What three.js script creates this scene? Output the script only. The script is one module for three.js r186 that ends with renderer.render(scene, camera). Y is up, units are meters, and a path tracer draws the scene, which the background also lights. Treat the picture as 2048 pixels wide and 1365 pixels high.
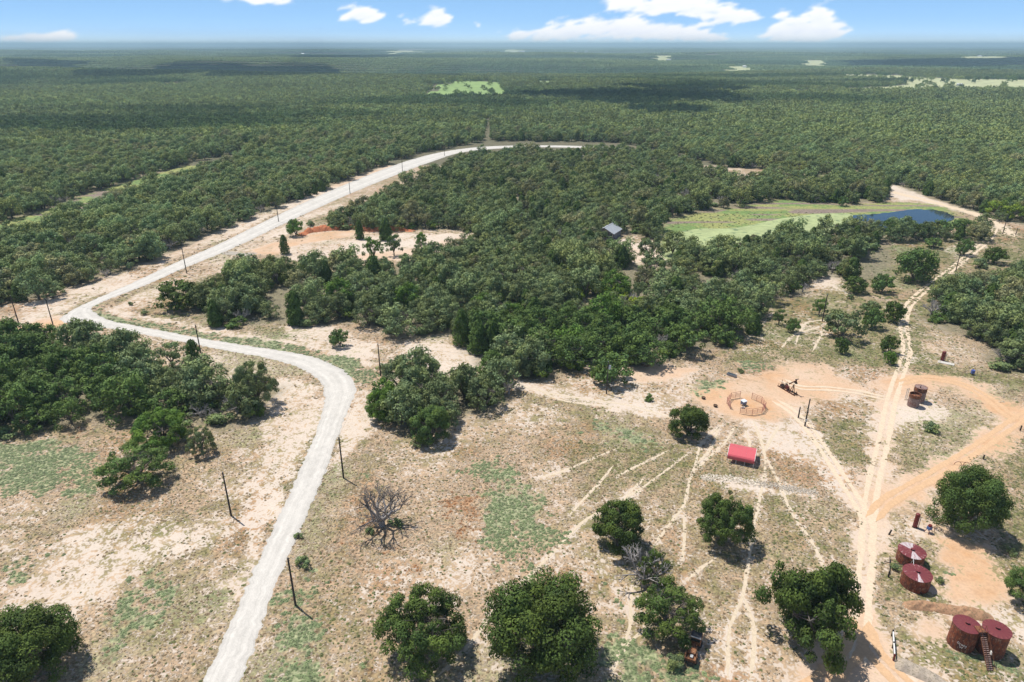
import * as THREE from 'three';
import { mergeGeometries } from 'three/addons/utils/BufferGeometryUtils.js';
import { RoundedBoxGeometry } from 'three/addons/geometries/RoundedBoxGeometry.js';

// ------------------------------------------------------------ camera, sky, sun, exposure
const scene = new THREE.Scene();
const FOV = 53.1, EYE = 75, PITCH = 23.484 * Math.PI / 180;
const camera = new THREE.PerspectiveCamera(FOV, 1024 / 682, 0.5, 120000);
camera.position.set(0, EYE, 0);
camera.rotation.set(-PITCH, 0, 0);
scene.add(camera);
const renderer = new THREE.WebGLRenderer({ antialias: true });
renderer.toneMapping = THREE.LinearToneMapping;
renderer.toneMappingExposure = 1.18;
renderer.shadowMap.enabled = true;

const SUN_UP = 65 * Math.PI / 180, SUN_AZ = 50 * Math.PI / 180;
const sunDir = new THREE.Vector3(-Math.sin(SUN_AZ) * Math.cos(SUN_UP), Math.sin(SUN_UP), -Math.cos(SUN_AZ) * Math.cos(SUN_UP));
const sun = new THREE.DirectionalLight(new THREE.Color(1, 0.96, 0.88), 4.8);
sun.name = 'sun';
sun.position.copy(sunDir).multiplyScalar(400).add(new THREE.Vector3(0, 0, -150));
sun.target.position.set(0, 0, -150);
sun.castShadow = true;
Object.assign(sun.shadow.camera, { left: -300, right: 300, top: 300, bottom: -300, near: 1, far: 1200 });
sun.shadow.mapSize.set(4096, 4096);
scene.add(sun, sun.target);
scene.fog = new THREE.FogExp2(new THREE.Color(0.62, 0.88, 1.0), 0.000125);

// ------------------------------------------------------------ random numbers and noise
function rngOf(s) { let a = s >>> 0; return () => { a = (a + 0x6d2b79f5) | 0; let t = Math.imul(a ^ (a >>> 15), 1 | a); t = (t + Math.imul(t ^ (t >>> 7), 61 | t)) ^ t; return ((t ^ (t >>> 14)) >>> 0) / 4294967296; }; }
const NT = new Float32Array(65536); { const r = rngOf(77); for (let i = 0; i < 65536; i++) NT[i] = r(); }
function vn(x, y) {
  const ix = Math.floor(x), iy = Math.floor(y); let fx = x - ix, fy = y - iy;
  fx = fx * fx * (3 - 2 * fx); fy = fy * fy * (3 - 2 * fy);
  const a = (iy & 255) << 8, b = ((iy + 1) & 255) << 8, c = ix & 255, d = (ix + 1) & 255;
  const p = NT[a | c], q = NT[a | d], r = NT[b | c], s = NT[b | d];
  return p + (q - p) * fx + (r - p) * fy + (p - q - r + s) * fx * fy;
}
const fbm = (x, y, o = 4) => { let s = 0, a = 0.5, t = 0; for (let i = 0; i < o; i++) { s += a * vn(x, y); t += a; a *= 0.5; x = x * 2.03 + 17.3; y = y * 2.03 + 9.1; } return s / t; };
const ss = (a, b, x) => { const t = Math.min(1, Math.max(0, (x - a) / (b - a))); return t * t * (3 - 2 * t); };
const lerp = (a, b, t) => a + (b - a) * t, clamp = (x, a, b) => Math.min(b, Math.max(a, x));

// the place is surveyed from the photograph: a picture point becomes a point on the flat ground
const F = 1366, CP = Math.cos(PITCH), SP = Math.sin(PITCH);
function at(u, v, y = 0) {
  const dx = (u - 1024) / F, dy = -(v - 682.5) / F, wy = dy * CP - SP, wz = -dy * SP - CP, t = (y - EYE) / wy;
  return [dx * t, wz * t];
}
function toPix(x, y, z) {
  const d = (y - EYE) * -SP + z * -CP, up = (y - EYE) * CP + z * -SP;
  return [1024 + F * x / d, 682.5 - F * up / d, d];
}
function depthOf(u, v) { const [x, z] = at(u, v); return toPix(x, 0, z)[2]; }
function heightFor(u, v, tv) { const [x, z] = at(u, v); let lo = 0, hi = 25; for (let i = 0; i < 30; i++) { const m = (lo + hi) / 2; if (toPix(x, m, z)[1] > tv) lo = m; else hi = m; } return lo; }
const path = (pts) => pts.map((p) => at(p[0], p[1]));
function inside(poly, u, v) { let c = false; for (let i = 0, j = poly.length - 1; i < poly.length; j = i++) { const a = poly[i], b = poly[j]; if ((a[1] > v) !== (b[1] > v) && u < (b[0] - a[0]) * (v - a[1]) / (b[1] - a[1]) + a[0]) c = !c; } return c; }

// ------------------------------------------------------------ the sky: clear blue with fair-weather cumulus
{
  const W = 4096, H = 2048, data = new Float32Array(W * H * 4), r = rngOf(5);
  const puffs = [];
  const addPuff = (az, el, ra, re, k = 1) => puffs.push([az, el, ra, re, k]);
  const fromPix = (u, v, ru, rv, k) => {
    const dx = (u - 1024) / F, dy = -(v - 682.5) / F, wy = dy * CP - SP, wz = -dy * SP - CP;
    addPuff(Math.atan2(dx, -wz), Math.atan2(wy, Math.hypot(dx, wz)), ru / F * 0.8, rv / F * 0.8, k);
  };
  // the clouds the photograph shows
  for (const p of [
    [1035, 74, 36, 15], [1090, 72, 40, 19], [1140, 66, 45, 24], [1190, 62, 46, 27], [1235, 60, 44, 26], [1285, 62, 48, 25], [1335, 66, 48, 22], [1385, 72, 46, 17], [1430, 78, 26, 9],
    [1240, 12, 34, 18], [1300, 16, 46, 20], [1350, 8, 60, 24], [1400, 18, 54, 20], [1450, 34, 50, 18], [1490, 36, 28, 13], [1410, 50, 30, 8, 0.55], [1240, -14, 70, 22], [1380, -20, 80, 26],
    [1560, 66, 34, 20], [1600, 58, 42, 28], [1640, 34, 26, 24], [1560, 34, 18, 12, 0.7], [1650, 62, 44, 24], [1682, 50, 18, 10, 0.7], [1600, 76, 70, 12],
    [722, 30, 36, 20], [742, 36, 26, 14], [688, 38, 16, 9, 0.6], [868, 44, 34, 14], [876, 30, 24, 18], [808, 40, 16, 10, 0.6], [956, 54, 10, 8, 0.6], [545, 2, 46, 12], [505, -2, 24, 12], [450, -4, 20, 9, 0.6],
    [20, 80, 26, 9, 0.7], [70, 78, 30, 12], [125, 77, 28, 12], [1700, -6, 60, 8, 0.6],
  ]) fromPix(...p);
  // and the same kind of sky all the way round
  for (let i = 0; i < 80; i++) {
    const az = r() * 6.2832 - 3.1416, el = 0.02 + Math.pow(r(), 1.5) * 0.95, size = (0.022 + el * 0.09) * (0.6 + r());
    if (Math.abs(az) < 0.72 && el < 0.09) continue;
    const n = 3 + Math.floor(r() * 5);
    for (let k = 0; k < n; k++) addPuff(az + (r() - 0.5) * size * 3.2 / Math.cos(el), el + (r() - 0.4) * size * 0.5, size * (0.5 + r() * 0.5) / Math.cos(el), size * (0.25 + 0.25 * r()), 1);
  }
  const dens = new Float32Array(W * H), low = new Float32Array(W * H);
  for (const [az, el, ra, re, k] of puffs) {
    // column from azimuth: looking down -z is azimuth 0; three's u = atan2(z, x) / 2pi + 0.5
    const cu = (Math.atan2(-Math.cos(az), Math.sin(az)) / (2 * Math.PI) + 0.5) * W, cv = (el / Math.PI + 0.5) * H;
    const wu = ra / (2 * Math.PI) * W * 1.5, wv = re / Math.PI * H * 1.5;
    for (let y = Math.max(0, Math.floor(cv - wv)); y <= Math.min(H - 1, cv + wv); y++) for (let x = Math.floor(cu - wu); x <= cu + wu; x++) {
      const dx = (x - cu) / wu * 1.5, dy = (y - cv) / wv * 1.5, q = dx * dx + dy * dy * (dy < 0 ? 1.7 : 1);
      if (q < 2.2) { const i = y * W + ((x % W) + W) % W, g = k * Math.exp(-q * 1.15); dens[i] = 1 - (1 - dens[i]) * (1 - g); low[i] = Math.max(low[i], g * clamp(0.5 - dy * 0.7, 0, 1)); }
    }
  }
  for (let y = 0; y < H; y++) {
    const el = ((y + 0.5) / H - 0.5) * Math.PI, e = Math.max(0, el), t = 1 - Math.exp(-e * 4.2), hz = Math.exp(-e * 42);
    const far = Math.exp(-e * 120);
    for (let x = 0; x < W; x++) {
      const i = y * W + x, o = i * 4;
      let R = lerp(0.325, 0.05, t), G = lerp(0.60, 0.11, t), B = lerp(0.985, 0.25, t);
      R = lerp(R, 0.46, hz * 0.55); G = lerp(G, 0.74, hz * 0.55); B = lerp(B, 1.0, hz * 0.55);
      R = lerp(R, 0.98, far * 0.9); G = lerp(G, 1.12, far * 0.9); B = lerp(B, 1.14, far * 0.9);
      if (el > 0 && dens[i] > 0.02) {
        const az = x / W * 6.2832, kx = Math.cos(az) * Math.cos(el), kz = Math.sin(az) * Math.cos(el), ky = el * 1.6;
        const n = fbm(kx * 75 + ky * 110 + 50, kz * 75 - ky * 90 + 90, 5), n2 = fbm(kx * 21 + 7, kz * 21 + ky * 60, 4);
        const d = dens[i] * 1.25 + (n - 0.5) * 1.25 + (n2 - 0.5) * 0.4, a = ss(0.3, 0.86, d) * 0.96;
        const sh = clamp(low[i] * 0.5 + (0.55 - n) * 0.5, 0, 0.6);
        R = lerp(R, 0.99 - sh * 0.26, a); G = lerp(G, 0.98 - sh * 0.2, a); B = lerp(B, 1.0 - sh * 0.07, a);
      }
      data[o] = R; data[o + 1] = G; data[o + 2] = B; data[o + 3] = 1;
    }
  }
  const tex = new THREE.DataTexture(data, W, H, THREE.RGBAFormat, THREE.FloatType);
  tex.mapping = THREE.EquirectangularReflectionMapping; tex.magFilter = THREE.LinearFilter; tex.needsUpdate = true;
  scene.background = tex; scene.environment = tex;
}

// ------------------------------------------------------------ helpers for naming and meshes
const used = new Map();
function numbered(name) { const n = used.get(name) ?? 0; used.set(name, n + 1); return n ? name + '_' + String(n).padStart(3, '0') : name; }
function tag(o, label, category, group, kind) { if (label) o.userData.label = label; if (category) o.userData.category = category; if (group) o.userData.group = group; if (kind) o.userData.kind = kind; return o; }
function thing(name, label, category, x, z, turn = 0, group, y = 0) { const o = new THREE.Group(); o.name = numbered(name); o.position.set(x, y, z); o.rotation.y = turn; scene.add(o); return tag(o, label, category, group); }
function part(parent, name, geo, mat, x = 0, y = 0, z = 0) { const m = new THREE.Mesh(geo, mat); m.name = name; m.position.set(x, y, z); m.castShadow = m.receiveShadow = true; parent.add(m); return m; }
function setting(name, geo, mat, label) { const m = new THREE.Mesh(geo, mat); m.name = numbered(name); m.castShadow = m.receiveShadow = true; scene.add(m); return tag(m, label, null, null, 'structure'); }
const std = (r, g, b, rough = 0.85, more = {}) => new THREE.MeshStandardMaterial({ color: new THREE.Color().setRGB(r, g, b), roughness: rough, ...more });
class MB {   // collects triangles
  constructor() { this.p = []; this.n = []; this.c = []; this.u = []; this.i = []; }
  vert(x, y, z, nx, ny, nz, c, u = 0, v = 0) { this.p.push(x, y, z); this.n.push(nx, ny, nz); if (c) this.c.push(c[0], c[1], c[2]); this.u.push(u, v); return this.p.length / 3 - 1; }
  tube(a, b, ra, rb, sides = 6, c = null) {
    const d = new THREE.Vector3(b[0] - a[0], b[1] - a[1], b[2] - a[2]), L = d.length(); d.normalize();
    const s = new THREE.Vector3(Math.abs(d.y) > 0.9 ? 1 : 0, Math.abs(d.y) > 0.9 ? 0 : 1, 0).cross(d).normalize(), t = new THREE.Vector3().crossVectors(d, s);
    const st = this.p.length / 3;
    for (let k = 0; k <= sides; k++) {
      const w = k / sides * 6.28318, cx = Math.cos(w), sx = Math.sin(w), nx = s.x * cx + t.x * sx, ny = s.y * cx + t.y * sx, nz = s.z * cx + t.z * sx;
      this.vert(a[0] + nx * ra, a[1] + ny * ra, a[2] + nz * ra, nx, ny, nz, c, k / sides, 0);
      this.vert(b[0] + nx * rb, b[1] + ny * rb, b[2] + nz * rb, nx, ny, nz, c, k / sides, L);
    }
    for (let k = 0; k < sides; k++) { const q = st + k * 2; this.i.push(q, q + 2, q + 1, q + 1, q + 2, q + 3); }
    const ca = this.vert(...b, d.x, d.y, d.z, c); for (let k = 0; k < sides; k++) this.i.push(ca, st + k * 2 + 1, st + ((k + 1) % sides) * 2 + 1);
    return this;
  }
  box(x, y, z, w, h, d, turn = 0) {
    const g = new THREE.BoxGeometry(w, h, d); if (turn) g.rotateY(turn); g.translate(x, y, z); return this.geo(g);
  }
  geo(g) {
    const st = this.p.length / 3, P = g.attributes.position, N = g.attributes.normal, U = g.attributes.uv;
    for (let k = 0; k < P.count; k++) this.vert(P.getX(k), P.getY(k), P.getZ(k), N.getX(k), N.getY(k), N.getZ(k), null, U ? U.getX(k) : 0, U ? U.getY(k) : 0);
    if (g.index) for (let k = 0; k < g.index.count; k++) this.i.push(st + g.index.getX(k)); else for (let k = 0; k < P.count; k++) this.i.push(st + k);
    return this;
  }
  build() {
    const g = new THREE.BufferGeometry();
    g.setAttribute('position', new THREE.Float32BufferAttribute(this.p, 3)); g.setAttribute('normal', new THREE.Float32BufferAttribute(this.n, 3)); g.setAttribute('uv', new THREE.Float32BufferAttribute(this.u, 2));
    if (this.c.length) g.setAttribute('color', new THREE.Float32BufferAttribute(this.c, 3));
    g.setIndex(this.i); return g;
  }
}
const SRGB = new Uint8Array(4097); for (let i = 0; i <= 4096; i++) { const c = i / 4096; SRGB[i] = Math.round(255 * (c <= 0.0031308 ? 12.92 * c : 1.055 * Math.pow(c, 1 / 2.4) - 0.055)); }
const enc = (c) => SRGB[c <= 0 ? 0 : c >= 1 ? 4096 : (c * 4096) | 0];
function makeTexture(w, h, fn, repeat = true) {   // fn(x, y, out) gives linear colour
  const d = new Uint8Array(w * h * 4), o = [0, 0, 0];
  for (let y = 0; y < h; y++) for (let x = 0; x < w; x++) { fn(x, y, o); const i = (y * w + x) * 4; d[i] = enc(o[0]); d[i + 1] = enc(o[1]); d[i + 2] = enc(o[2]); d[i + 3] = 255; }
  const t = new THREE.DataTexture(d, w, h); t.colorSpace = THREE.SRGBColorSpace; t.magFilter = THREE.LinearFilter; t.minFilter = THREE.LinearMipmapLinearFilter; t.generateMipmaps = true;
  t.wrapS = t.wrapT = repeat ? THREE.RepeatWrapping : THREE.ClampToEdgeWrapping; t.needsUpdate = true; return t;
}
function terrain(x, z) { const r = Math.hypot(x, z); if (r < 750) return 0; return ss(750, 2200, r) * (1 - ss(9000, 16000, r)) * ((fbm(x / 1500 + 40, z / 640 + 11, 3) - 0.5) * 72 - 2); }

// ------------------------------------------------------------ what lies where (outlines surveyed from the photograph)
const ROAD = [[392, 1400, 474, 1400], [403, 1365, 481, 1365], [436, 1300, 507, 1300], [476, 1210, 537, 1210], [523, 1105, 580, 1105], [568, 1008, 624, 1008], [604, 930, 656, 930], [630, 868, 680, 862], [645, 820, 702, 808], [648, 790, 712, 780], [643, 768, 704, 757], [622, 749, 682, 738], [585, 731, 632, 716], [530, 716, 568, 703], [458, 703, 490, 691], [382, 688, 410, 678], [292, 671, 315, 660], [225, 659, 245, 647], [170, 652, 212, 638], [118, 643, 196, 630], [136, 625, 182, 617], [180, 603, 200, 606], [262, 567, 290, 571], [345, 528, 370, 536], [433, 490, 458, 500], [545, 435, 572, 446], [660, 382, 690, 392], [755, 343, 790, 351], [830, 317, 868, 322], [890, 303, 920, 306], [960, 294, 975, 299], [1040, 291, 1045, 295], [1110, 291, 1112, 295], [1190, 293, 1190, 297], [1260, 296, 1260, 300]];
const P_OAK_SW = [[-220, 690], [0, 700], [100, 694], [200, 700], [262, 728], [330, 752], [420, 778], [500, 770], [565, 775], [548, 805], [520, 838], [470, 860], [420, 868], [330, 842], [250, 846], [180, 842], [110, 856], [60, 866], [0, 884], [-220, 890]];
const P_COPSE = [[752, 812], [790, 850], [850, 872], [905, 852], [960, 834], [1016, 806], [1020, 780], [960, 762], [880, 756], [800, 762], [752, 790]];
const P_CENTRE = [[405, 640], [470, 655], [560, 645], [640, 652], [720, 646], [790, 672], [860, 676], [900, 662], [935, 705], [985, 758], [1050, 758], [1120, 752], [1180, 722], [1262, 732], [1330, 722], [1400, 702], [1470, 692], [1508, 665], [1530, 632], [1530, 602], [1580, 592], [1622, 585], [1600, 562], [1650, 552], [1700, 560], [1760, 560], [1790, 520], [1770, 492], [1720, 478], [1640, 472], [1560, 480], [1480, 502], [1400, 512], [1340, 507], [1322, 472], [1330, 442], [1420, 420], [1500, 410], [1560, 395], [1600, 405], [1700, 408], [1778, 402], [1772, 374], [1700, 362], [1620, 372], [1560, 352], [1480, 368], [1430, 352], [1320, 316], [1240, 312], [1060, 314], [950, 320], [856, 354], [784, 392], [724, 424], [650, 450], [690, 476], [780, 490], [730, 545], [620, 550], [540, 545], [480, 545], [470, 570], [420, 595], [400, 620]];
const P_PIT = [[530, 494], [600, 468], [690, 458], [760, 462], [850, 458], [962, 464], [955, 494], [880, 516], [770, 544], [640, 548], [540, 535]];
const P_YARD = [[1192, 470], [1225, 464], [1262, 470], [1345, 484], [1345, 530], [1292, 552], [1250, 512], [1215, 500]];
const P_NW = [[-900, 690], [-200, 655], [0, 608], [60, 602], [120, 592], [140, 572], [200, 560], [300, 525], [345, 498], [420, 470], [500, 440], [560, 412], [640, 385], [700, 358], [760, 335], [830, 310], [885, 298], [960, 284], [1040, 283], [1240, 286], [1340, 306], [1450, 336], [1560, 340], [1640, 350], [1720, 345], [1790, 372], [1850, 392], [1920, 412], [1990, 440], [2060, 452], [2400, 480], [4000, 520], [4000, 95.2], [-2200, 95.2]];
const P_EAST = [[1842, 642], [1870, 612], [1900, 590], [1950, 575], [2020, 560], [2060, 540], [2400, 500], [2500, 790], [2060, 752], [1990, 738], [1962, 706], [1972, 690], [1900, 664]];
const STRIP = [[[-60, 502], [0, 490], [90, 462], [180, 428], [260, 402], [330, 378], [410, 351], [498, 323], [500, 301], [400, 322], [320, 345], [240, 368], [160, 394], [70, 426], [-60, 460]], [[960, 286], [968, 262], [974, 238], [984, 238], [984, 262], [982, 287]]];
const FIELDS = [[[838, 200], [905, 198], [1010, 197], [1006, 172], [960, 168], [905, 171], [870, 180]], [[665, 158], [740, 156], [800, 152], [775, 138], [700, 136], [672, 144]], [[1690, 186], [1800, 182], [2000, 184], [2200, 186], [2200, 165], [2048, 163], [1900, 158], [1800, 152], [1640, 148], [1700, 156], [1820, 164], [1780, 174], [1690, 178]], [[1000, 112], [1060, 112], [1056, 103], [1010, 102]], [[1310, 122], [1350, 121], [1340, 113], [1306, 113]], [[210, 106], [300, 107], [310, 102], [215, 101]], [[780, 108], [840, 106], [835, 99], [790, 99]], [[1450, 137], [1515, 138], [1505, 128], [1455, 127]], [[1875, 246], [1905, 244], [1900, 232], [1878, 233]], [[1060, 178], [1110, 176], [1105, 160], [1075, 162]], [[1140, 113], [1230, 114], [1228, 108], [1150, 107]], [[1600, 125], [1660, 126], [1655, 119], [1605, 118]], [[1920, 120], [2020, 121], [2010, 113], [1925, 112]], [[940, 152], [965, 153], [975, 150], [945, 146]], [[300, 100], [390, 101], [392, 97.5], [310, 97]]];
const POND = [[1672, 446], [1700, 432], [1740, 429], [1790, 424], [1830, 419], [1875, 421], [1905, 430], [1908, 440], [1870, 450], [1800, 462], [1720, 462], [1680, 458]];
const LILY = [[1325, 492], [1345, 468], [1400, 458], [1470, 456], [1560, 438], [1640, 428], [1700, 428], [1706, 440], [1690, 455], [1640, 474], [1560, 492], [1480, 508], [1420, 502], [1380, 512], [1335, 520]];
const P_BELT = [[1690, 474], [1760, 466], [1860, 466], [1978, 468], [1976, 480], [1900, 484], [1780, 484], [1700, 486]];
const clearings = [P_PIT, P_YARD, ...STRIP, ...FIELDS];
const woods = [['sw', P_OAK_SW], ['copse', P_COPSE], ['centre', P_CENTRE], ['nw', P_NW], ['east', P_EAST], ['belt', P_BELT]];
function woodAt(u, v) { if (v < 215) { u += (vn(u / 9, v / 3) - 0.5) * 16; v += (vn(u / 7 + 40, v / 2) - 0.5) * 5; } for (const c of clearings) if (inside(c, u, v)) return null; for (const [n, p] of woods) if (inside(p, u, v)) return n; return null; }

const RUTS = [   // [half the wheel gauge, rut width, colour, centre line]
  [0.85, 0.95, 0, [[1716, 1330], [1722, 1260], [1726, 1200], [1735, 1100], [1739, 1030], [1747, 970], [1766, 890], [1784, 800], [1799, 752], [1814, 700], [1808, 655], [1816, 615], [1850, 580], [1900, 542], [1940, 510], [1975, 482], [1992, 456]]],
  [0.75, 0.9, 0, [[1548, 800], [1580, 820], [1612, 850], [1645, 895], [1680, 950], [1712, 1000], [1733, 1040], [1730, 1110]]],
  [0.85, 1.1, 1, [[1742, 1040], [1775, 1004], [1830, 972], [1890, 938], [1960, 894], [2048, 834], [2170, 770]]],
  [0.85, 1.2, 1, [[1795, 768], [1850, 757], [1920, 768], [1975, 796], [2012, 826], [2035, 842]]],
  [0.9, 1.3, 1, [[1722, 1240], [1706, 1300], [1660, 1350], [1580, 1410]]],
  [0.9, 1.2, 1, [[1724, 1240], [1745, 1300], [1790, 1350], [1850, 1410]]],
  [0.8, 0.9, 0, [[1560, 758], [1600, 775], [1660, 778], [1720, 786], [1780, 800]]],
];
const TRAILS = [
  [[1030, 770], [1100, 787], [1180, 800], [1260, 812], [1340, 835], [1400, 850]], [[1229, 929], [1200, 965], [1175, 991], [1137, 1033]],
  [[870, 1358], [933, 1296], [966, 1254], [1000, 1210], [1041, 1169], [1100, 1112], [1171, 1041], [1242, 1004], [1321, 950], [1380, 905]],
  [[1308, 1091], [1350, 1035], [1368, 1010], [1380, 960], [1389, 937], [1405, 885], [1447, 848]], [[1385, 945], [1418, 916], [1456, 878], [1470, 850]],
  [[1506, 840], [1514, 858], [1531, 920], [1523, 983], [1508, 1054], [1493, 1150], [1485, 1196], [1460, 1258], [1456, 1362]], [[1486, 1190], [1497, 1220], [1508, 1258], [1502, 1362]],
  [[1529, 910], [1556, 962], [1585, 1029], [1623, 1083], [1652, 1142]], [[1439, 1112], [1402, 1137], [1368, 1167]], [[1268, 1170], [1262, 1200], [1260, 1254], [1237, 1313], [1221, 1362]],
  [[1308, 1246], [1262, 1284], [1240, 1317]], [[1368, 1029], [1369, 1080], [1365, 1130]], [[1070, 958], [1120, 945], [1171, 924], [1240, 895]], [[1296, 950], [1270, 975], [1246, 1000]],
  [[1491, 683], [1520, 655], [1548, 625]], [[1592, 690], [1600, 665], [1615, 645], [1660, 640]], [[1625, 705], [1640, 675], [1650, 655]], [[1340, 900], [1290, 925], [1230, 955]], [[1490, 860], [1500, 890], [1490, 905]], [[1530, 905], [1542, 880], [1560, 850]],
  [[1060, 770], [1120, 800], [1230, 815]], [[1440, 850], [1420, 900], [1392, 930]], [[1620, 560], [1660, 570], [1690, 585]], [[1560, 700], [1590, 670], [1640, 655]],
];

// ------------------------------------------------------------ ground cover masks, on a 0.3 m grid in world space
const MX0 = -300, MZ0 = -470, MW = 2000, MH = 1450, MRES = 0.3;
const masks = {}, VERGE = [[186, 624], [196, 632], [217, 636], [292, 652], [382, 667], [440, 677], [500, 687], [600, 704], [667, 724], [740, 756]];
{
  const cv = document.createElement('canvas'); cv.width = MW; cv.height = MH; const ctx = cv.getContext('2d');
  const px = ([x, z]) => [(x - MX0) / MRES, (z - MZ0) / MRES];
  const poly = (pts) => { ctx.beginPath(); pts.forEach((p, i) => { const q = px(at(Math.max(-900, Math.min(3000, p[0])), Math.max(215, p[1]))); if (i) ctx.lineTo(...q); else ctx.moveTo(...q); }); ctx.closePath(); };
  const fill = (a, pts) => { ctx.fillStyle = `rgba(255,255,255,${a})`; poly(pts); ctx.fill(); };
  const line = (a, w, pts) => {
    ctx.strokeStyle = `rgba(255,255,255,${a})`; ctx.lineWidth = w / MRES; ctx.lineCap = ctx.lineJoin = 'round'; ctx.beginPath();
    const c = new THREE.SplineCurve(pts.map((p) => new THREE.Vector2(...px(at(...p))))); c.getPoints(pts.length * 8).forEach((p, i) => (i ? ctx.lineTo(p.x, p.y) : ctx.moveTo(p.x, p.y))); ctx.stroke();
  };
  const blob = (a, u, v, ru, rv) => { const pts = []; for (let k = 0; k < 24; k++) pts.push([u + ru * Math.cos(k / 24 * 6.283), v + rv * Math.sin(k / 24 * 6.283)]); fill(a, pts); };
  function channel(name, blur, draw) {
    ctx.clearRect(0, 0, MW, MH); ctx.fillStyle = '#000'; ctx.fillRect(0, 0, MW, MH); draw();
    const img = ctx.getImageData(0, 0, MW, MH).data; let a = new Float32Array(MW * MH); for (let i = 0; i < a.length; i++) a[i] = img[i * 4] / 255;
    const b = new Float32Array(MW * MH), r = Math.max(1, Math.round(blur / MRES));
    for (let pass = 0; pass < 2; pass++) {
      for (let y = 0; y < MH; y++) { let s = 0; for (let x = -r; x < MW; x++) { if (x + r < MW) s += a[y * MW + x + r]; if (x - r - 1 >= 0) s -= a[y * MW + x - r - 1]; if (x >= 0) b[y * MW + x] = s / (2 * r + 1); } }
      for (let x = 0; x < MW; x++) { let s = 0; for (let y = -r; y < MH; y++) { if (y + r < MH) s += b[(y + r) * MW + x]; if (y - r - 1 >= 0) s -= b[(y - r - 1) * MW + x]; if (y >= 0) a[y * MW + x] = s / (2 * r + 1); } }
    }
    masks[name] = a;
  }
  channel('sand', 1.0, () => {
    fill(0.95, [[560, 760], [640, 770], [655, 830], [610, 920], [560, 1010], [505, 1110], [480, 1090], [510, 980], [535, 890], [505, 850], [545, 790]]);
    fill(0.7, [[640, 840], [600, 940], [540, 1060], [470, 1210], [440, 1230], [480, 1100], [470, 1050], [540, 900], [580, 800]]);
    fill(0.9, [[700, 800], [735, 775], [768, 800], [735, 880], [690, 925], [655, 990], [668, 900]]);
    line(1, 3, [[217, 620], [300, 638], [382, 654], [500, 676], [600, 690], [680, 706], [740, 730]]);
    fill(0.85, [[560, 655], [640, 645], [700, 672], [770, 690], [740, 716], [640, 700], [590, 680]]);
    fill(0.9, [[800, 690], [900, 685], [960, 715], [1045, 696], [1000, 720], [940, 765], [880, 748], [820, 715]]);
    fill(0.75, [[60, 652], [200, 592], [340, 524], [430, 486], [560, 426], [700, 372], [830, 320], [905, 302], [885, 294], [820, 306], [700, 350], [560, 400], [420, 460], [330, 500], [190, 565], [40, 615]]);
    fill(0.5, [[200, 628], [330, 562], [430, 517], [560, 452], [640, 417], [705, 400], [640, 434], [560, 475], [470, 530], [400, 570], [300, 612]]);
    line(1, 3, [[110, 620], [165, 600], [213, 583], [280, 560], [330, 535]]);
    fill(1, [[540, 496], [620, 480], [700, 480], [800, 468], [955, 468], [920, 500], [800, 520], [640, 530], [560, 520]]);
    fill(0.95, [[1210, 480], [1250, 480], [1330, 500], [1345, 535], [1290, 550], [1250, 515], [1215, 496]]);
    line(0.8, 5, [[1030, 770], [1100, 785], [1200, 803], [1330, 830]]);
    fill(0.55, [[1020, 765], [1200, 760], [1400, 740], [1380, 780], [1340, 830], [1200, 815], [1080, 800]]);
    fill(0.55, [[1510, 660], [1600, 630], [1690, 650], [1640, 700], [1560, 690], [1480, 715]]);
    fill(0.65, [[1620, 555], [1670, 535], [1680, 560], [1705, 592], [1640, 582]]);
    fill(0.8, [[1480, 838], [1620, 845], [1700, 945], [1722, 1015], [1680, 1005], [1610, 940], [1540, 905], [1490, 872]]);
    fill(0.7, [[1800, 800], [1855, 798], [1905, 830], [1860, 852], [1800, 842]]);
    fill(0.5, [[0, 1100], [200, 1040], [480, 1020], [500, 1060], [300, 1120], [200, 1200], [100, 1250], [0, 1240]]);
    fill(0.6, [[380, 950], [470, 900], [540, 900], [500, 1000], [440, 1010]]);
    fill(0.35, [[720, 900], [860, 860], [1020, 800], [1180, 830], [1000, 880], [880, 920], [780, 1000]]);
    fill(0.35, [[660, 1130], [880, 1090], [960, 1180], [820, 1240], [640, 1300]]);
    line(0.9, 7, [[2030, 470], [1990, 446], [1950, 428], [1900, 414], [1850, 400], [1790, 385], [1758, 370], [1728, 352]]);
    fill(0.9, [[1730, 352], [1800, 372], [1870, 402], [1800, 400], [1780, 390]]);
    fill(0.7, [[1880, 500], [1990, 452], [2010, 462], [1920, 520]]);
    fill(0.9, [[1480, 350], [1560, 345], [1550, 362], [1490, 366]]); fill(0.9, [[1610, 358], [1680, 352], [1690, 366], [1620, 370]]);
    fill(1, [[1396, 954], [1450, 950], [1560, 966], [1640, 982], [1634, 998], [1500, 980], [1404, 968]]);
    for (const t of TRAILS) line(0.3, 0.9, t);
    for (const r of RUTS) line(0.7, 3.4, r[3]);
    fill(0.7, [[1820, 1040], [1850, 1050], [1860, 1080], [1830, 1075], [1795, 1050]]);
    fill(0.8, [[1790, 1310], [1870, 1340], [1850, 1365], [1790, 1345]]); fill(0.7, [[1930, 1220], [2060, 1240], [2060, 1290], [1990, 1250]]);
    blob(0.7, 988, 928, 14, 6);
    line(0.7, 5, [[0, 668], [60, 652], [120, 640]]);
    
  });
  channel('verge', 0.7, () => { line(1, 4.4, VERGE); fill(1, [[560, 700], [700, 718], [752, 752], [722, 768], [690, 742]]); line(0.9, 2.4, [[165, 606], [210, 594], [280, 565], [330, 545]]); });
  for (let i = 0; i < masks.verge.length; i++) masks.sand[i] *= 1 - masks.verge[i];
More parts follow.
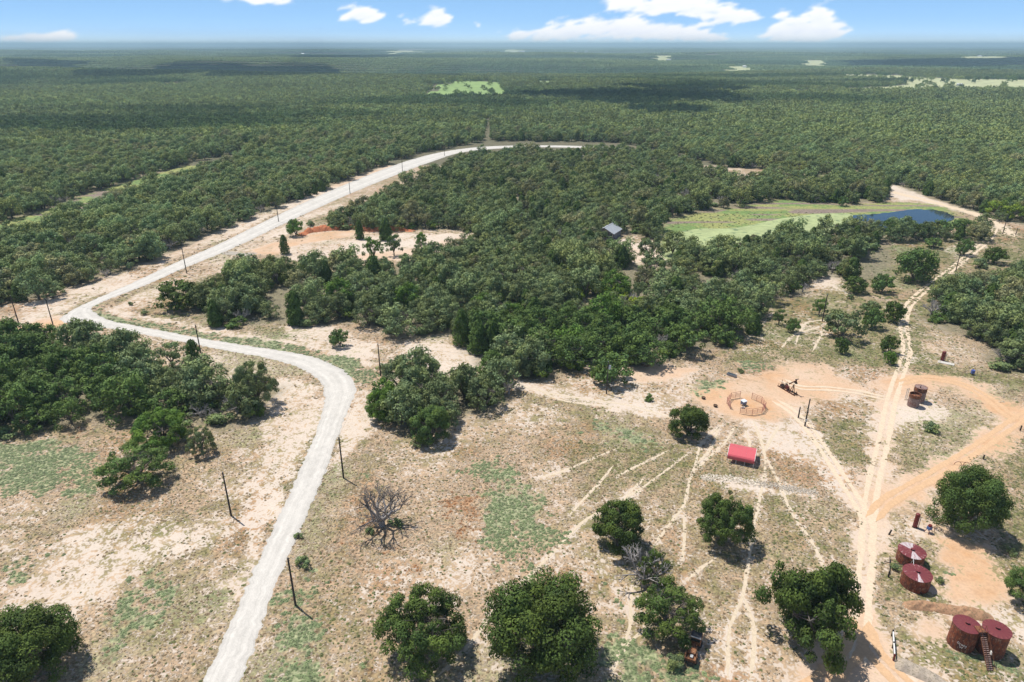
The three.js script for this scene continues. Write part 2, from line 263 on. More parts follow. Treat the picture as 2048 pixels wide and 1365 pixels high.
  channel('orange', 1.3, () => {
    fill(0.85, [[1380, 778], [1460, 758], [1560, 728], [1640, 725], [1690, 760], [1745, 782], [1640, 806], [1580, 822], [1545, 842], [1440, 834], [1390, 805]]);
    fill(0.8, [[1255, 728], [1390, 730], [1380, 752], [1300, 766], [1255, 762]]);
    fill(0.75, [[1750, 762], [1860, 742], [1960, 762], [2020, 800], [2060, 830], [2100, 850], [2060, 890], [1950, 945], [1850, 992], [1775, 1040], [1742, 1020], [1860, 956], [1960, 895], [1990, 850], [1950, 802], [1880, 778], [1800, 800], [1765, 830]]);
    fill(0.9, [[1850, 1060], [1900, 1065], [1960, 1088], [2005, 1130], [2018, 1170], [1990, 1208], [1930, 1215], [1880, 1205], [1872, 1150], [1878, 1100]]);
    fill(0.7, [[1830, 1228], [1880, 1222], [1905, 1290], [1880, 1322], [1850, 1290]]);
    fill(0.75, [[1690, 1270], [1750, 1280], [1800, 1335], [1900, 1420], [1560, 1420], [1640, 1350]]);
    fill(0.8, [[500, 500], [600, 470], [700, 460], [775, 462], [700, 474], [600, 488], [540, 515]]);
    line(0.8, 6, [[0, 668], [60, 652], [120, 640]]); line(0.35, 4, [[420, 470], [345, 505], [300, 525]]);
    line(0.8, 2.5, [[1832, 684], [1850, 692], [1872, 702]]); line(0.8, 2, [[1872, 720], [1900, 735], [1925, 750]]);
    line(0.45, 3.4, RUTS[0][3].slice(0, 8)); line(0.6, 6, RUTS[2][3]); line(0.5, 5, RUTS[3][3]); line(0.6, 5, RUTS[4][3]); line(0.6, 5, RUTS[5][3]);
    line(0.5, 3, [[1770, 1110], [1810, 1120]]); line(0.5, 2, [[1850, 1330], [1900, 1365]]);
    fill(0.4, [[620, 520], [800, 500], [930, 475], [955, 480], [850, 515], [700, 540]]); fill(0.5, [[820, 310], [700, 350], [560, 402], [560, 412], [720, 360], [830, 316]]);
    fill(0.5, [[1730, 352], [1800, 372], [1850, 392], [1840, 385], [1780, 362]]); fill(0.35, [[1220, 490], [1330, 508], [1330, 530], [1250, 520]]);
    fill(0.35, [[1520, 690], [1600, 700], [1640, 725], [1560, 735]]);
  });
  channel('sage', 1.2, () => {
    fill(0.9, [[-60, 885], [90, 880], [180, 900], [225, 935], [200, 985], [100, 992], [-60, 985]]); fill(0.6, [[-60, 1125], [120, 1080], [140, 1110], [60, 1180], [-60, 1200]]);
    line(1, 5, VERGE); fill(0.8, [[560, 698], [700, 715], [760, 752], [722, 770], [690, 742]]);
    fill(0.7, [[925, 935], [985, 905], [1035, 935], [1010, 968], [940, 965]]); fill(0.5, [[900, 940], [1000, 900], [1060, 960], [1130, 1020], [1170, 1110], [1080, 1150], [1000, 1160], [930, 1090], [960, 1020]]); fill(0.9, [[955, 1030], [1000, 1000], [1060, 985], [1085, 1015], [1070, 1045], [1110, 1075], [1100, 1110], [1040, 1105], [1010, 1130], [975, 1090]]);
    fill(0.6, [[1120, 835], [1220, 840], [1250, 875], [1180, 890]]); fill(0.8, [[1200, 1260], [1280, 1280], [1400, 1325], [1440, 1420], [1190, 1420]]); fill(0.5, [[1180, 1150], [1260, 1180], [1250, 1260], [1190, 1300]]);
    fill(0.75, [[560, 1110], [625, 1125], [650, 1200], [640, 1420], [510, 1420], [545, 1220]]); fill(0.6, [[230, 1150], [330, 1100], [380, 1180], [300, 1260], [250, 1365], [180, 1340]]);
    fill(0.85, [[1385, 760], [1462, 765], [1450, 792], [1385, 792]]); fill(0.75, [[1490, 718], [1562, 724], [1545, 748], [1470, 748]]); fill(0.6, [[1240, 860], [1330, 870], [1320, 900], [1260, 900]]);
    fill(0.7, [[1880, 1100], [1895, 1160], [1880, 1200], [1862, 1180]]); fill(0.85, [[1890, 1312], [1960, 1335], [2060, 1350], [2060, 1325], [1990, 1325], [1920, 1300]]); fill(0.5, [[1780, 1200], [1860, 1205], [1850, 1230], [1790, 1215]]);
    fill(0.5, [[700, 930], [750, 920], [760, 960], [710, 965]]); line(0.7, 2, [[190, 620], [250, 585], [330, 550], [440, 505]]); line(0.7, 1.6, [[150, 640], [210, 595], [280, 565], [330, 545]]);
    fill(0.5, [[700, 1330], [760, 1340], [760, 1400], [690, 1400]]); 
  });
  channel('rust', 1.6, () => {
    fill(0.9, [[870, 985], [940, 965], [955, 1000], [945, 1095], [905, 1105], [870, 1040]]); fill(0.7, [[940, 970], [1000, 965], [1010, 1010], [950, 1020]]); fill(0.5, [[640, 1020], [740, 1000], [800, 1060], [700, 1100], [640, 1090]]); blob(0.5, 1220, 1180, 40, 40);
    blob(0.4, 820, 1110, 60, 40); blob(0.45, 330, 1130, 60, 40); blob(0.4, 650, 1150, 40, 50); blob(0.35, 1340, 880, 40, 16); blob(0.5, 170, 860, 60, 18); blob(0.35, 1530, 990, 60, 40); blob(0.6, 340, 330, 200, 60); blob(0.5, 760, 1330, 80, 40);
    ;
  });
  channel('olive', 2.2, () => {
    fill(0.8, [[1540, 600], [1650, 590], [1800, 480], [1990, 450], [2100, 470], [2100, 560], [1860, 640], [1840, 690], [1960, 752], [2100, 770], [2060, 790], [1960, 762], [1850, 742], [1800, 740], [1700, 730], [1560, 720], [1450, 735], [1480, 700]]);
    fill(0.65, [[1640, 830], [1735, 840], [1735, 920], [1690, 945]]); fill(0.5, [[1850, 850], [1960, 850], [1950, 905], [1840, 950], [1790, 960], [1790, 880]]); fill(0.8, [[1950, 935], [2110, 860], [2110, 1250], [2030, 1170], [2000, 1080], [1990, 960]]);
    fill(0.7, [[-60, 850], [250, 850], [330, 860], [230, 890], [90, 880], [-60, 890]]); fill(0.5, [[1520, 1000], [1660, 1020], [1700, 1120], [1620, 1140], [1520, 1120]]); fill(0.45, [[640, 1100], [640, 1420], [900, 1420], [880, 1300]]);
    fill(1, [[1790, 1085], [1870, 1090], [1880, 1170], [1862, 1205], [1800, 1205], [1780, 1150]]); fill(1, [[1885, 1300], [1960, 1285], [2030, 1310], [2060, 1360], [1960, 1365], [1900, 1340]]); fill(0.8, [[1755, 1190], [1800, 1230], [1830, 1320], [1780, 1290]]);
    fill(0.6, [[1760, 1110], [1800, 1200], [1780, 1290], [1850, 1330], [1930, 1420], [2100, 1420], [2100, 1360], [1900, 1330], [1800, 1230]]); fill(0.5, [[250, 620], [330, 590], [420, 600], [400, 640], [300, 640]]); fill(0.5, [[500, 640], [620, 660], [640, 680], [520, 672]]);
    fill(0.5, [[620, 440], [700, 405], [720, 420], [660, 450]]); fill(0.6, [[60, 640], [150, 600], [200, 590], [120, 630]]); fill(0.5, [[1100, 880], [1400, 900], [1500, 960], [1380, 980], [1200, 960]]);
  });
  channel('marsh', 2.0, () => { fill(1, STRIP[0]); fill(1, [[1318, 500], [1330, 440], [1420, 422], [1560, 398], [1700, 410], [1780, 405], [1880, 408], [1930, 440], [1900, 455], [1800, 470], [1640, 470], [1480, 512], [1340, 520]]); });
  channel('litter', 1.8, () => {
    for (const [n, p] of woods) if (n !== 'nw') fill(1, p);
    fill(1, [[-300, 700], [0, 608], [60, 602], [140, 572], [300, 525], [420, 470], [560, 412], [700, 358], [830, 312], [885, 300], [1040, 284], [1240, 288], [1450, 336], [1720, 345], [1850, 392], [1990, 440], [2060, 452], [2400, 480], [2400, 217], [-900, 217]]);
    ctx.fillStyle = '#000'; for (const c of [P_PIT, P_YARD, STRIP[0], STRIP[1]]) { poly(c); ctx.fill(); }
  });
  channel('trail', 0.3, () => { for (const t of TRAILS) line(0.9, 0.55, t); });
}
const WRM = {};
function readMasks(x, z, o) {
  const wx = x + (vn(x * 0.35, z * 0.35 + 31) - 0.5) * 3.4 + (vn(x * 1.7 + 5, z * 1.7) - 0.5) * 1.2, wz = z + (vn(x * 0.35 + 63, z * 0.35) - 0.5) * 3.4 + (vn(x * 1.7, z * 1.7 + 77) - 0.5) * 1.2;
  const ix = clamp(((wx - MX0) / MRES) | 0, 0, MW - 1), iz = clamp(((wz - MZ0) / MRES) | 0, 0, MH - 1), i = iz * MW + ix;
  o.sand = masks.sand[i]; o.orange = masks.orange[i]; o.sage = masks.sage[i]; o.rust = masks.rust[i]; o.olive = masks.olive[i]; o.marsh = masks.marsh[i]; o.litter = masks.litter[i];
  const bn = (vn(x / 2.7 + 90, z / 2.7) - 0.5) * 0.65 + (vn(x / 0.8, z / 0.8 + 60) - 0.5) * 0.5;
  o.sage = ss(0.32, 0.72, o.sage * 0.78 + bn * 0.8) * Math.min(1, o.sage * 4); o.rust = ss(0.34, 0.74, o.rust * 0.7 + bn * 0.9) * Math.min(1, o.rust * 4);
  const jx = clamp(((x + (wx - x) * 0.12 - MX0) / MRES) | 0, 0, MW - 1), jz = clamp(((z + (wz - z) * 0.12 - MZ0) / MRES) | 0, 0, MH - 1); o.trail = masks.trail[jz * MW + jx];
  return o;
}
function coverAt(x, z, m) { return 0.86 + m.olive * 0.45 + m.sage * 0.75 + m.rust * 0.4 + m.marsh * 0.5 - m.sand * 0.72 - m.orange * 0.84 - m.trail * 0.75 + (vn(x / 27 + 9, z / 27) - 0.5) * 0.5 + (vn(x / 7, z / 7 + 3) - 0.5) * 0.5; }
function groundColor(x, z, o) {
  const m = readMasks(x, z, WRM), n7 = vn(x / 8 + 3, z / 8), n2 = vn(x / 1.7, z / 1.7), n06 = vn(x / 0.6, z / 0.6), n02 = vn(x / 0.24, z / 0.24);
  const local = 0.16 * n2 + 0.38 * n06 + 0.46 * n02, veg = ss(0.2, 0.74, coverAt(x, z, m) + (local - 0.5) * 2.3);
  const br = 0.86 + 0.2 * n02 + 0.1 * (n06 - 0.5), red = clamp(m.orange * (0.95 + 0.8 * (n7 - 0.45)), 0, 1);
  let R = lerp(0.60, 0.57, n7) * br, G = lerp(0.51, 0.465, n7) * br, B = lerp(0.425, 0.38, n7) * br;
  R = lerp(R, (0.52 + 0.05 * n2) * br, red); G = lerp(G, (0.3 + 0.07 * n2) * br, red); B = lerp(B, (0.155 + 0.075 * n2) * br, red);
  const g = clamp(0.08 + m.olive * 0.8 + m.marsh + (n2 - 0.5) * 1.1 + (vn(x / 15 + 40, z / 15) - 0.5) * 0.9, 0, 1), sg = clamp(m.sage * 1.2 + (vn(x / 11, z / 11 + 50) - 0.72) * 2 + (n06 - 0.5) * 0.5, 0, 1), ru = clamp(m.rust * 1.1 + (vn(x / 9 + 20, z / 9) - 0.66) * 1.8 + (n06 - 0.5) * 0.7, 0, 1);
  let r = lerp(0.315, 0.15, g), gg = lerp(0.222, 0.138, g), b = lerp(0.142, 0.055, g);
  r = lerp(r, 0.25, ru * 0.8); gg = lerp(gg, 0.125, ru * 0.8); b = lerp(b, 0.055, ru * 0.8);
  r = lerp(r, 0.2, sg * 0.8); gg = lerp(gg, 0.235, sg * 0.8); b = lerp(b, 0.125, sg * 0.8);
  { const q = ss(0.35, 0.65, vn(x / 13 + 9, z / 6) * 0.6 + n2 * 0.4), w = ss(0.6, 0.75, vn(x / 24, z / 5 + 70)); r = lerp(r, lerp(lerp(0.24, 0.13, q), 0.2, w), m.marsh); gg = lerp(gg, lerp(lerp(0.25, 0.2, q), 0.15, w), m.marsh); b = lerp(b, lerp(lerp(0.08, 0.055, q), 0.12, w), m.marsh); }
  const vb = 0.22 + 1.1 * n02 + 0.5 * n06;
  R = lerp(R, r * vb, veg); G = lerp(G, gg * vb, veg); B = lerp(B, b * vb, veg);
  const li = m.litter * 0.92; R = lerp(R, 0.165 * vb, li); G = lerp(G, 0.145 * vb, li); B = lerp(B, 0.09 * vb, li);
  o[0] = R; o[1] = G; o[2] = B;
}
// ------------------------------------------------------------ the ground: one sheet to the horizon
{
  function tile(x0, z0, w, d, pw, ph) {
    const t = makeTexture(pw, ph, (x, y, o) => groundColor(x0 + (x + 0.5) / pw * w, z0 + d - (y + 0.5) / ph * d, o), false);
    t.repeat.set(1 / w, 1 / d); t.offset.set(-x0 / w, (z0 + d) / d);
    return new THREE.MeshStandardMaterial({ map: t, roughness: 0.95 });
  }
  const mats = [tile(-132, -170, 132, 132, 2048, 2048), tile(0, -170, 132, 132, 2048, 2048), tile(-300, -470, 600, 300, 2048, 1400)];
  const wild = makeTexture(512, 512, (x, y, o) => { const q = (f, s) => { const X = x / 512 * f, Y = y / 512 * f; const a = vn(X + s, Y), b = vn(X + s - f, Y), c = vn(X + s, Y - f), d = vn(X + s - f, Y - f), tx = x / 512, ty = y / 512; return lerp(lerp(a, b, tx), lerp(c, d, tx), ty); }; const n = q(24, 0) * 0.5 + q(80, 30) * 0.5, g = q(9, 60); o[0] = lerp(0.07, 0.15, n) + g * 0.02; o[1] = lerp(0.075, 0.14, n); o[2] = lerp(0.04, 0.085, n); });
  wild.repeat.set(1 / 90, 1 / 90);
  mats.push(new THREE.MeshStandardMaterial({ map: wild, roughness: 1 }));
  const xs = [], zs = [];
  for (const [a, b, s] of [[-42000, -30000, 6000], [-30000, -9000, 3000], [-9000, -4200, 400], [-4200, -300, 60]]) for (let x = a; x < b; x += s) xs.push(x);
  const half = [...xs, -300, -216, -132, -66]; const X = [...half, 0, ...half.map((x) => -x).reverse()];
  for (const [a, b, s] of [[-42000, -30000, 6000], [-30000, -9000, 3000], [-9000, -4200, 300], [-4200, -470, 54.0278]]) for (let z = a; z < b - 1; z += s) zs.push(z);
  const Z = [...zs, -470, -370, -270, -170, -104, -38, 60, 300, 1500, 8000];
  const P = [], N = [], U = [], groups = [[], [], [], []];
  for (const z of Z) for (const x of X) { P.push(x, terrain(x, z), z); N.push((terrain(x - 20, z) - terrain(x + 20, z)) / 40, 1, (terrain(x, z - 20) - terrain(x, z + 20)) / 40); U.push(x, -z); }
  for (let j = 0; j < Z.length - 1; j++) for (let i = 0; i < X.length - 1; i++) {
    const cx = (X[i] + X[i + 1]) / 2, cz = (Z[j] + Z[j + 1]) / 2, a = j * X.length + i, b = a + 1, c = a + X.length, d = c + 1;
    const k = cz > -170 && cz < -38 && Math.abs(cx) < 132 ? (cx < 0 ? 0 : 1) : cz < -170 && cz > -470 && Math.abs(cx) < 300 ? 2 : 3;
    groups[k].push(a, c, b, b, c, d);
  }
  const g = new THREE.BufferGeometry();
  g.setAttribute('position', new THREE.Float32BufferAttribute(P, 3)); g.setAttribute('normal', new THREE.Float32BufferAttribute(N, 3)); g.setAttribute('uv', new THREE.Float32BufferAttribute(U, 2));
  let n = 0; groups.forEach((q, k) => { g.addGroup(n, q.length, k); n += q.length; }); g.setIndex(groups.flat());
  setting('ground', g, mats, 'sandy ranch ground with dry grass, weeds and bare orange soil, running to the horizon');
}

// ------------------------------------------------------------ roads, tracks and trails
function ribbon(left, right, n, lift, jitter, uvLen, seed, crown = 0) {   // left, right: world polylines with paired points
  const cl = new THREE.CatmullRomCurve3(left.map((p) => new THREE.Vector3(p[0], 0, p[1])), false, 'centripetal'), cr = new THREE.CatmullRomCurve3(right.map((p) => new THREE.Vector3(p[0], 0, p[1])), false, 'centripetal');
  const b = new MB(); let len = 0, last = null; const cols = 6;
  for (let k = 0; k <= n; k++) {
    const t = k / n, l = cl.getPoint(t), r = cr.getPoint(t), m = l.clone().lerp(r, 0.5); if (last) len += m.distanceTo(last); last = m;
    const w = l.distanceTo(r), jl = (fbm(len * 1.1, seed, 4) - 0.5) * jitter / w, jr = (fbm(len * 1.1, seed + 40, 4) - 0.5) * jitter / w;
    for (let c = 0; c <= cols; c++) { const s = lerp(jl, 1 + jr, c / cols), q = l.clone().lerp(r, s), e = Math.abs(c / cols - 0.5) * 2; b.vert(q.x, lift + crown * (1 - e * e) - (crown && e > 0.99 ? lift * 0.9 : 0), q.z, 0, 1, 0, null, c / cols, len / uvLen); }
  }
  for (let k = 0; k < n; k++) for (let c = 0; c < cols; c++) { const a = k * (cols + 1) + c; b.i.push(a, a + 1, a + cols + 1, a + 1, a + cols + 2, a + cols + 1); }
  return b.build();
}
function strip(points, width, lift, jitter, seed, step = 0.5) {
  const c = new THREE.CatmullRomCurve3(points.map((p) => new THREE.Vector3(p[0], 0, p[1])), false, 'centripetal'), L = c.getLength(), n = Math.max(4, Math.round(L / step)), l = [], r = [];
  const b = new MB();
  for (let k = 0; k <= n; k++) {
    const p = c.getPointAt(k / n), t = c.getTangentAt(k / n), end = Math.min(1, k / 6, (n - k) / 6), s = k * L / n;
    for (const [c2, e] of [[0, -1], [1, 0], [2, 1]]) { const w = (width / 2 * (0.75 + 0.5 * vn(s * 0.4, seed)) * e * end) + (fbm(s * 1.6, seed + c2 * 20, 2) - 0.5) * jitter; b.vert(p.x - t.z * w, lift, p.z + t.x * w, 0, 1, 0, null, c2 / 2, s / 4); }
  }
  for (let k = 0; k < n; k++) for (let q = 0; q < 2; q++) { const a = k * 3 + q; b.i.push(a, a + 1, a + 3, a + 1, a + 4, a + 3); }
  return b.build();
}
{
  const rt = makeTexture(256, 2048, (x, y, o) => {
    const u = x / 256, v = y / 2048, wrap = (f, s) => lerp(vn(u * f * 0.12 + s, v * f), vn(u * f * 0.12 + s, v * f - f), v);
    const tracks = Math.exp(-(((u - 0.28) / 0.07) ** 2)) + Math.exp(-(((u - 0.45) / 0.05) ** 2)) * 0.5 + Math.exp(-(((u - 0.7) / 0.07) ** 2)), n = vn(u * 40, v * 400), st = vn(u * 26, v * 6 + 3) * (1 - v) + vn(u * 26, v * 6 - 3) * v;
    const edge = ss(0.0, 0.12, u) * ss(1.0, 0.88, u), k = (0.86 + 0.09 * tracks + 0.14 * (st - 0.5) + 0.14 * (n - 0.5) + 0.16 * (wrap(60, 7) - 0.5)) * (0.9 + 0.1 * edge);
    o[0] = 0.57 * k; o[1] = 0.535 * k; o[2] = 0.49 * k;
  });
  const L = ROAD.map((p) => at(p[0], p[1])), R = ROAD.map((p) => at(p[2], p[3]));
  setting('gravel_road', ribbon(L, R, 1800, 0.05, 0.95, 60, 3, 0.1), new THREE.MeshStandardMaterial({ map: rt, roughness: 0.95 }), 'wide white caliche gravel road with a sharp bend and a curve to the bottom edge');
  const dirt = (r, g, b, s) => { const t = makeTexture(64, 512, (x, y, o) => { const k = 0.86 + 0.28 * vn(x / 5 + s, y / 5) * 0.6 + 0.2 * (vn(x / 20, y / 30 + s) - 0.4); o[0] = r * k; o[1] = g * k; o[2] = b * k; }); return new THREE.MeshStandardMaterial({ map: t, roughness: 0.95 }); };
  const tones = [dirt(0.6, 0.475, 0.345, 1), dirt(0.56, 0.36, 0.21, 5), dirt(0.56, 0.46, 0.34, 9)];
  const side = dirt(0.36, 0.32, 0.27, 14);
  const rutNames = ['two-rut pale sandy track running from the bottom edge past the rusty tanks to the pond', 'pale track from the round pen down to the crossing of the tracks', 'orange dirt track leaving the crossing towards the right edge', 'orange loop track round behind the leaning rusty tank', 'broad orange track turning off at the bottom under the sprawling oak', 'orange track at the bottom beside the white pipe gate', 'faint sandy track between the pump jack and the main track'];
  RUTS.forEach(([g, w, tone, pts], k) => {
    const c = new THREE.CatmullRomCurve3(path(pts).map((p) => new THREE.Vector3(p[0], 0, p[1])), false, 'centripetal'), n = 60, sides = [[], []];
    for (let i = 0; i <= n; i++) { const p = c.getPointAt(i / n), t = c.getTangentAt(i / n); sides.forEach((q, s) => q.push([p.x - t.z * g * (s ? 1 : -1), p.z + t.x * g * (s ? 1 : -1)])); }
    setting('dirt_track', mergeGeometries(sides.map((q, s) => strip(q, w, 0.012 + k * 0.004, 0.24, k * 9 + s * 3, 0.35))), tones[tone], rutNames[k]);
  });
  TRAILS.forEach((t, k) => setting('cattle_trail', strip(path(t), 0.5, 0.006 + (k % 6) * 0.001, 0.14, 100 + k * 7, 0.4), tones[2], 'narrow pale trail worn through the dry grass by cattle'));
  setting('dirt_track', strip(path([[176, 642], [130, 646], [90, 652], [40, 661], [-70, 682]]), 5, 0.03, 1, 420), tones[1], 'pinkish dirt road leaving the junction towards the left edge');
  setting('driveway', strip(path([[440, 505], [462, 507], [490, 509], [515, 506]]), 4.2, 0.02, 0.8, 400), side, 'short grey brown driveway stub off the white road by the sand pit');
  setting('dam_road', strip(path([[2030, 474], [1990, 446], [1950, 428], [1900, 414], [1850, 400], [1790, 385], [1758, 370], [1728, 352]]), 4.6, 0.016, 1.2, 410), tones[0], 'pale sandy road curving along the dam behind the pond');
}
// ------------------------------------------------------------ pond, floating weed and far meadows
{
  const shape = (pts, y, mat, name, label) => {
    const w = path(pts), c = new THREE.CatmullRomCurve3(w.map((p) => new THREE.Vector3(p[0], 0, p[1])), true, 'centripetal').getPoints(160);
    const g = new THREE.ShapeGeometry(new THREE.Shape(c.map((p, i) => { const k = (fbm(i * 0.35, y * 900, 3) - 0.5) * 3; return new THREE.Vector2(p.x + k, -p.z + k * 0.8); }))); g.rotateX(-Math.PI / 2); g.translate(0, y, 0);
    return setting(name, g, mat, label);
  };
  shape(POND, 0.03, new THREE.MeshPhysicalMaterial({ color: new THREE.Color().setRGB(0.018, 0.034, 0.055), roughness: 0.06, ior: 1.33, specularIntensity: 1 }), 'pond_water', 'dark blue open water of the stock pond');
  const lt = makeTexture(512, 512, (x, y, o) => { const n = vn(x / 6, y / 6) * 0.5 + vn(x / 30, y / 30) * 0.5, k = 0.7 + 0.5 * n, d = ss(0.76, 0.9, vn(x / 22 + 50, y / 14)) * 0.7; o[0] = lerp(0.33 * k, 0.08, d); o[1] = lerp(0.38 * k, 0.13, d); o[2] = lerp(0.17 * k, 0.06, d); });
  lt.repeat.set(1 / 60, 1 / 60);
  shape(LILY, 0.045, new THREE.MeshStandardMaterial({ map: lt, roughness: 0.7 }), 'pond_weed', 'pale green floating weed covering the shallow end of the pond');
  const mt = [[0.2, 0.29, 0.09], [0.2, 0.26, 0.1], [0.36, 0.37, 0.2]].map((c, s) => { const t = makeTexture(256, 256, (x, y, o) => { const k = 0.8 + 0.35 * vn(x / 9 + s * 30, y / 9) + 0.15 * vn(x / 60, y / 60 + s); o[0] = c[0] * k; o[1] = c[1] * k; o[2] = c[2] * k; }); t.repeat.set(1 / 300, 1 / 300); return new THREE.MeshStandardMaterial({ map: t, roughness: 1 }); });
  const names = ['light green meadow in the far woods left of centre, the nearest one', 'smaller green meadow beyond it among dark trees', 'long pale meadow strip in the woods at the right', 'pale clearing on the far plain above the centre', 'small pale field on the far plain right of centre', 'pale field near the horizon at the left', 'thin pale field near the horizon left of centre', 'sandy clearing in the far woods right of centre', 'tiny clearing in the woods at the far right', 'small green glade behind the round wood in the centre', 'thin pale field below the cumulus bank', 'narrow pale field on the far right plain', 'narrow pale field near the right edge below the horizon', 'tiny glade left of the centre meadow', 'palest thin field at the horizon on the left'];
  FIELDS.forEach((f, k) => {
    const w = path(f), minx = Math.min(...w.map((p) => p[0])), maxx = Math.max(...w.map((p) => p[0])), minz = Math.min(...w.map((p) => p[1])), maxz = Math.max(...w.map((p) => p[1])), st = Math.max(12, (maxx - minx) / 60, (maxz - minz) / 60), b = new MB(), id = new Map();
    const v = (i, j) => { const q = i * 1000 + j; if (!id.has(q)) { const x = minx + i * st, z = minz + j * st; id.set(q, b.vert(x, terrain(x, z) + 0.6 + k * 0.02, z, 0, 1, 0, null, x, -z)); } return id.get(q); };
    for (let i = 0; i * st < maxx - minx; i++) for (let j = 0; j * st < maxz - minz; j++) { const x = minx + (i + 0.5) * st, z = minz + (j + 0.5) * st, e = (vn(x / st / 2.3, z / st / 2.3) - 0.5) * st * 2; if (inside(w, x + e, z + e)) b.i.push(v(i, j), v(i, j + 1), v(i + 1, j), v(i + 1, j), v(i, j + 1), v(i + 1, j + 1)); }
    if (b.i.length) setting('meadow', b.build(), mt[k < 2 ? 0 : k === 9 || k === 13 || k === 8 ? 1 : 2], names[k]);
  });
}
// ------------------------------------------------------------ trees
const C3 = (r, g, b) => new THREE.Color().setRGB(r, g, b);
function leafMat(r, g, b) { return new THREE.MeshPhysicalMaterial({ color: C3(r, g, b), vertexColors: true, roughness: 0.75, transmission: 0.22, thickness: 0, side: THREE.DoubleSide, specularIntensity: 0.2 }); }
const OAK = [leafMat(0.178, 0.222, 0.092), leafMat(0.122, 0.19, 0.05), leafMat(0.215, 0.275, 0.118), leafMat(0.13, 0.225, 0.04)];
const CEDAR = leafMat(0.09, 0.145, 0.036), BRIGHT = leafMat(0.22, 0.3, 0.04), LIVE = leafMat(0.088, 0.13, 0.028), DEEP = leafMat(0.1, 0.152, 0.036);
const BARK = std(0.13, 0.11, 0.095, 0.95), GREYWOOD = std(0.3, 0.275, 0.265, 0.95), DARKWOOD = std(0.16, 0.14, 0.13, 0.95);
function leaf(b, x, y, z, nx, ny, nz, s, r, c) {   // one spray of leaves: a bent rhombus
  const l = Math.hypot(nx, ny, nz) || 1; nx /= l; ny /= l; nz /= l;
  let ax = r() - 0.5, ay = r() - 0.5, az = r() - 0.5; const d = ax * nx + ay * ny + az * nz; ax -= d * nx; ay -= d * ny; az -= d * nz; const m = Math.hypot(ax, ay, az) || 1; ax /= m; ay /= m; az /= m;
  const bx = ny * az - nz * ay, by = nz * ax - nx * az, bz = nx * ay - ny * ax, w = s * (0.3 + 0.16 * r()), h = s * 0.5, k = s * (r() - 0.5) * 0.3;
  const i0 = b.p.length / 3;
  b.p.push(x + ax * h + nx * k, y + ay * h + ny * k, z + az * h + nz * k, x + bx * w, y + by * w, z + bz * w, x - ax * h, y - ay * h, z - az * h, x - bx * w - nx * k, y - by * w - ny * k, z - bz * w - nz * k);
  for (let q = 0; q < 4; q++) { b.n.push(nx, ny, nz); b.c.push(c[0], c[1], c[2]); b.u.push(0, 0); }
  b.i.push(i0, i0 + 1, i0 + 2, i0, i0 + 2, i0 + 3);
}
// a broadleaf: limbs carry rounded clumps of leaf sprays; the gaps between the clumps stay open
function oak(seed, o) {
  const r = rngOf(seed), crown = new MB(), wood = new MB(), { R, H, low, clumps, size, leafS, per } = o, spread = o.spread ?? 0.9, flat = o.flat ?? 0.72;
  const lobes = o.lobes ?? [[0, 0, 1]], fork = [0, low * 0.75, 0];
  const tr = R * 0.05 + 0.08;
  wood.tube([0, -0.3, 0], [r() * 0.3 - 0.15, low * 0.75, r() * 0.3 - 0.15], tr * 1.25, tr, 7);
  const limbs = [];
  for (let k = 0; k < (o.limbs ?? 6); k++) {
    const a = (k + r() * 0.7) / (o.limbs ?? 6) * 6.283, q = R * (0.4 + 0.25 * r()), p1 = [Math.cos(a) * q * 0.4, low * 0.75 + (H - low) * 0.25, Math.sin(a) * q * 0.4], p2 = [Math.cos(a + 0.3) * q, low + (H - low) * (0.35 + 0.3 * r()), Math.sin(a + 0.3) * q];
    wood.tube(fork, p1, tr * 0.7, tr * 0.5, 5).tube(p1, p2, tr * 0.5, tr * 0.2, 5); limbs.push(p2);
  }
  for (let k = 0; k < clumps; k++) {
    const lb = lobes[Math.floor(r() * lobes.length)], a = r() * 6.283, q = Math.sqrt(r()) * spread, Rr = R * lb[2], x = lb[0] * R + Math.cos(a) * q * Rr, z = lb[1] * R + Math.sin(a) * q * Rr;
    const dome = Math.sqrt(Math.max(0, 1 - q * q)), top = low + (H - low) * (0.32 + 0.62 * dome * (lb[3] ?? 1)), y = lerp(low + (H - low) * (0.16 - 0.14 * q), top, Math.pow(r(), (o.fill ?? 0.42) + q * 0.35)) + (r() - 0.5) * 0.1 * H;
    const cr = size * (0.6 + 0.75 * r()), tint = 0.72 + 0.56 * r(), yel = (r() - 0.5) * 0.26, c = [tint * (1 + yel), tint * (1 + yel * 0.4), tint * (1 - yel * 0.8)];
    if (r() < 0.5) { const lp = limbs[Math.floor(r() * limbs.length)]; wood.tube(lp, [x, y - cr * 0.3, z], tr * 0.18, tr * 0.07, 4); }
    const n = Math.round(per * (cr / size) ** 2);
    for (let i = 0; i < n; i++) {
      const u = r() * 6.283, cz = r() * 1.75 - 0.75, s = Math.sqrt(Math.max(0, 1 - cz * cz)), nx = Math.cos(u) * s, ny = cz, nz = Math.sin(u) * s, rad = cr * (0.62 + 0.48 * r());
      const j = 0.85 + 0.3 * r();
      leaf(crown, x + nx * rad, y + ny * rad * flat, z + nz * rad, nx + (r() - 0.5) * 1.15, ny + 0.3 + (r() - 0.5) * 1.0, nz + (r() - 0.5) * 1.15, leafS * (0.6 + 0.8 * r()), r, [c[0] * j, c[1] * j, c[2] * j]);
    }
  }
  return { crown: crown.build(), wood: wood.build(), R, H };
}
